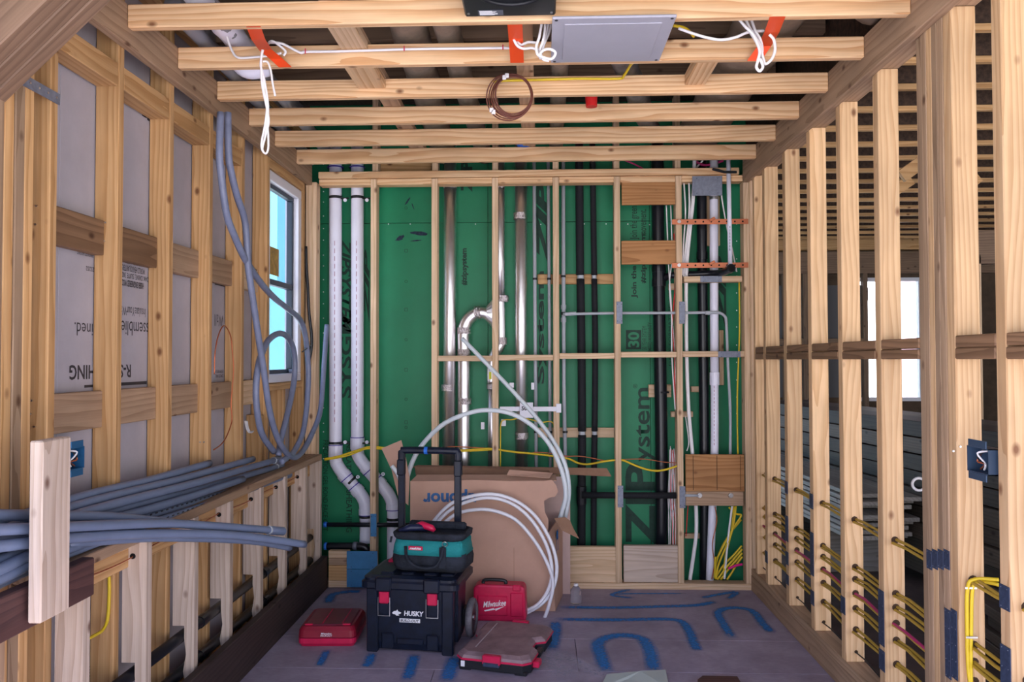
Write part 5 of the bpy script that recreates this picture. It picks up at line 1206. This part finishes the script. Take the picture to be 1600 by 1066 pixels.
# insulated ducts, drains and blocking in the floor cavity above
zd = ZJ+.1
def cav(name, lab, x0_, x1_, Y0, Y1, z, r, m, cat='duct', sq=1):
    bm = B(); n_ = 14
    rg = []
    for t in range(n_+1):
        u = t/n_; cx = x0_+(x1_-x0_)*u; cy = Y0+(Y1-Y0)*u; rr = r*(1+.05*math.sin(t*2.3))
        rg.append([(cx+math.cos(q)*rr*sq, cy, z+math.sin(q)*rr) for q in [k*math.pi/8 for k in range(16)]])
    loft(bm, rg); return finish(name, bm, m, None, smooth=True, label=lab, cat=cat)
cav('cavity_duct', 'silver wrapped duct above the joists left of the fan', qx(632, 3.1, 60), qx(668, 4.6, 130), 2.9, 5.4, zd+.09, .075, M['dusk'], sq=1.1)
cav('cavity_duct', 'beige wrapped duct above the joists below the fan', qx(688, 3.1, 60), qx(742, 4.6, 140), 2.7, 5.4, zd+.07, .055, M['dusk'])
cav('cavity_duct', 'slim beige duct above the joists under the blue cap line', qx(875, 3.4, 100), qx(872, 4.6, 160), 2.9, 5.4, zd+.06, .045, M['dusk'])
cav('cavity_duct', 'wide wrapped duct above the joists at the right', qx(1220, 3.1, 50), qx(1130, 4.4, 150), 2.6, 5.2, zd+.10, .085, M['dusk'], sq=1.7)
cav('cavity_duct', 'round-ended wrapped duct above the first bay at the far right', qx(1318, 3.0, 50), qx(1330, 3.4, 80), 2.7, 3.2, zd+.09, .08, M['dusk'])
cav('cavity_duct', 'crumpled dark duct behind the access panel', qx(950, 3.4, 100), qx(1040, 4.2, 150), 3.3, 4.8, zd+.07, .06, mat('dark_wrap', (.10, .10, .11), .4, noise=.5, nscale=20))
cav('cavity_drain', 'white drain pipe above the joists at the left end', qx(350, 3.2, 60), qx(372, 3.4, 90), 2.9, 3.6, ZJ+.16, .05, M['pvc'], 'pipe')
bm = B(); c = at(372, 112, Y=3.40); tube(bm, catmull([c+UP*.16, c+UP*.06, c+Vector((.04, .02, .02)), c+Vector((.11, .05, .04))], 5), .045, 14); finish('cavity_drain', bm, M['pvc'], None, smooth=True, label='white drain elbow showing below the second joist at the left', cat='pipe')
for px, lab in ((430, 'grey drain pipe above the joists, left one of two'), (470, 'grey drain pipe above the joists, right one of two')):
    cav('cavity_drain', lab, qx(px, 4.2, 160), qx(px+20, 4.9, 200), 3.0, 5.4, zd+.05, .035, M['gpipe'] if False else mat('grey_drain', (.25, .26, .3), .4), 'pipe')
for px, lab in ((524.3, 'left'), (558.5, 'right')):
    c = P(px, 262); bm = B(); torus(bm, c-UP*.0, (0, 0, 1), .052, .005, 20, 6); finish('pipe_collar', bm, M['prim'], None, label='purple collar over the top plate on the %s white drain pipe' % lab, cat='collar')

# ================================================================== NEXT ROOM
fr_ = empty('wall_far', (5, 10.7, 0), 'dark wall of the next room with bright window openings', 'wall', kind='structure')
WY = 10.62
w2 = (at(1334, 500, Y=WY).x, at(1441, 500, Y=WY).x, at(1390, 627, Y=WY).z, at(1390, 434, Y=WY).z)
w3 = (at(1588, 500, Y=WY).x, at(1680, 500, Y=WY).x, at(1594, 530, Y=WY).z, at(1594, 424, Y=WY).z)
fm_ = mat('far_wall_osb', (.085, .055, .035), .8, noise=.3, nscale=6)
bm = B()
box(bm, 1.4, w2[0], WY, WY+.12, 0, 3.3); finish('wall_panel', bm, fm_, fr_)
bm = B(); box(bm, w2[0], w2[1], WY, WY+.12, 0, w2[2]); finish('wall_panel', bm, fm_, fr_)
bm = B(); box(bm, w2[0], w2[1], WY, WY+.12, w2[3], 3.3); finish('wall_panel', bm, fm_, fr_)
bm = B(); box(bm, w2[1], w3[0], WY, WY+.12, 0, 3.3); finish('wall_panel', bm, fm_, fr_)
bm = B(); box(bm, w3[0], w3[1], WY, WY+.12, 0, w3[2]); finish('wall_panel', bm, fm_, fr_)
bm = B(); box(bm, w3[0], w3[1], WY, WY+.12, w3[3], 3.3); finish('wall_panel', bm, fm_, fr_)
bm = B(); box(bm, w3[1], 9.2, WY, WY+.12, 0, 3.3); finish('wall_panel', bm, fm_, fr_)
lumber('header', 1.5, 8.8, WY-.09, WY-.002, w2[3]+.05, w2[3]+.34, 'dull', fr_); lumber('header', 1.5, 8.8, WY-.12, WY-.002, w2[3]+.36, w2[3]+.5, 'pine', fr_)
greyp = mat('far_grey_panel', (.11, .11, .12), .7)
for i in range(5):
    a = at(1196+i*31, 500, Y=WY-.02).x; bb = at(1222+i*31, 500, Y=WY-.02).x
    bm = B(); box(bm, a, bb, WY-.02, WY-.002, 1.0, w2[3]-.1); finish('grey_panel', bm, greyp, fr_)
    lumber('stud', bb, bb+.06, WY-.09, WY-.002, .0, w2[3]+.05, 'dull', fr_)
    lumber('blocking', a, bb, WY-.09, WY-.03, 1.7, 1.78, 'dull', fr_)
for nm, w_ in (('window_2', w2), ('window_3', w3)):
    bm = B(); t = .05
    box(bm, w_[0], w_[1], WY-.01, WY+.06, w_[3]-t, w_[3]); box(bm, w_[0], w_[1], WY-.01, WY+.06, w_[2], w_[2]+t); box(bm, w_[0], w_[0]+t, WY-.01, WY+.06, w_[2]+t, w_[3]-t); box(bm, w_[1]-t, w_[1], WY-.01, WY+.06, w_[2]+t, w_[3]-t)
    wf = finish(nm, bm, M['wframe'], None, label='bright window in the far wall of the next room, %s' % ('between the studs right of centre' if nm[-1] == '2' else 'at the right edge'), cat='window', kind='structure')
    bm = B(); box(bm, w_[0]+t, w_[1]-t, WY+.02, WY+.025, w_[2]+t, w_[3]-t); finish('pane', bm, glass, wf)
    bm = B(); box(bm, w_[0]+.07, w_[0]+.2, WY+.012, WY+.018, w_[3]-.3, w_[3]-.13); finish('window_sticker', bm, M['panel'], wf)
bm = B(); box(bm, 9.1, 9.2, .2, 11.2, -.02, 3.3); finish('wall_side', bm, fm_, None, label='dark side wall of the next room', cat='wall', kind='structure')
# lumber piles
def pile(name, lab, ox, oy, rz, layers, L, bh, bw, tone, z0=.08, cols=2):
    r = empty(name, (ox, oy, 0), lab, 'lumber', rotz=rz, local=True)
    z = z0
    for i in range(layers):
        for c_ in range(cols):
            j = random.uniform(-.02, .02); l0 = random.uniform(-.15, .15)
            lumber('board', c_*(bw+.01)+j, c_*(bw+.01)+bw+j, l0, L+l0, z, z+bh, tone, r, ax=1)
        z += bh+.008
    for yy_ in (.4, L-.6): lumber('bearer', -.02, cols*(bw+.01), yy_, yy_+.09, 0, z0-.001, tone, r)
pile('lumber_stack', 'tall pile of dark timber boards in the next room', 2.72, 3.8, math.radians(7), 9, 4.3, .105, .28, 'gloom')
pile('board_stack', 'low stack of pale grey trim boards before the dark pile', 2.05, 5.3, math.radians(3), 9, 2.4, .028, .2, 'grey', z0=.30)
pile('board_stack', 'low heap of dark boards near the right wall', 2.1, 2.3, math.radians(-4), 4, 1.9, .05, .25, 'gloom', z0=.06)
lumber('far_post', at(1519, 500, Y=6.5).x, at(1522, 500, Y=6.5).x, 6.5, 6.6, 0, 2.35, 'pale', None, label='slim pale timber strip standing in the next room, first of four', cat='post', group='pale strips of the far post')
for i in range(3):
    a = at(1523.5+i*4, 500, Y=6.5).x; lumber('far_post', a, a+.016, 6.5, 6.6, 0, 2.35, 'pale', None, label='slim pale timber strip standing in the next room behind the first', cat='post', group='pale strips of the far post')
bm = B(); a, b_ = at(1508, 360, Y=6.5), at(1560, 412, Y=6.5); box(bm, a.x, b_.x, 6.5, 6.6, b_.z, a.z); finish('osb_header', bm, wood('dull', 0), None, label='rough timber header over the far post in the next room', cat='beam')
c = at(1436, 757, Y=4.6); bm = B()
torus(bm, c, (.2, 1, 0), .035, .008, 20, 6); finish('cable_coil', bm, M['white'], None, label='small white cable coil hanging in the next room', cat='cable')
for i, (xa, ya, xb, yb, yy_) in enumerate(((1340, 160, 1362, 140, 5.2), (1410, 275, 1445, 250, 5.6), (1395, 300, 1425, 280, 6.6), (1300, 250, 1318, 232, 7.0), (1500, 300, 1530, 275, 6.2), (1585, 250, 1605, 235, 4.6))):
    a, b_ = at(xa, ya, Y=yy_), at(xb, yb, Y=yy_); d = (b_-a); n_ = Vector((-d.z, 0, d.x)).normalized()*.045
    bm = B(); prism(bm, [(a.x-n_.x, a.z-n_.z), (b_.x-n_.x, b_.z-n_.z), (b_.x+n_.x, b_.z+n_.z), (a.x+n_.x, a.z+n_.z)], yy_, yy_+.038); finish('cross_brace', bm, wood('pine', 0), ce)
# ================================================================== OUTSIDE
bm = B(); box(bm, -60, 60, -20, 80, -.6, -.5); finish('ground', bm, mat('bounce_ground', (.55, .53, .50), .9, noise=.1, nscale=.6), None, label='ground outside the building, paled to bounce light inside', cat='ground', kind='structure')  # unseen ground, its colour paled to bounce sunlight up onto the joists
nh = empty('neighbour_house', (-7, 15, -.5), 'pale blue and white neighbouring house seen through the left window', 'building')
bm = B(); box(bm, -9, -5, 4, 30, -.5, 2.9); finish('lower_wall', bm, mat('pale_teal_wall', (.13, .36, .44), .8), nh)
bm = B(); box(bm, -9.5, -5.5, 4, 30, 2.91, 7); finish('upper_wall', bm, mat('white_wall', (.85, .85, .85), .8), nh)
bm = B(); box(bm, -5.49, -5.1, 15.05, 16.6, 2.91, 7); finish('corner_board', bm, mat('pale_blue_board', (.08, .26, .38), .8), nh)
bm = B(); tube(bm, [at(427, 325, X=-5.2), at(432, 361, X=-5.2)], .04, 5); finish('hanging_strap', bm, mat('olive_strap', (.2, .16, .02), .6), nh)
pk = empty('wrapped_building', (6, 16, -.5), 'building wrapped in white and pink sheeting outside the far windows', 'building')
bm = B(); box(bm, 2, at(1405, 500, Y=15).x, 15, 20, -.5, 6); finish('white_wrap', bm, mat('white_wrap', (.9, .9, .9), .6), pk)
bm = B(); box(bm, at(1405, 500, Y=15).x, 14, 15.02, 20, -.5, 6); finish('pink_wrap', bm, mat('pink_wrap', (.85, .55, .62), .6), pk)

#@@PART4
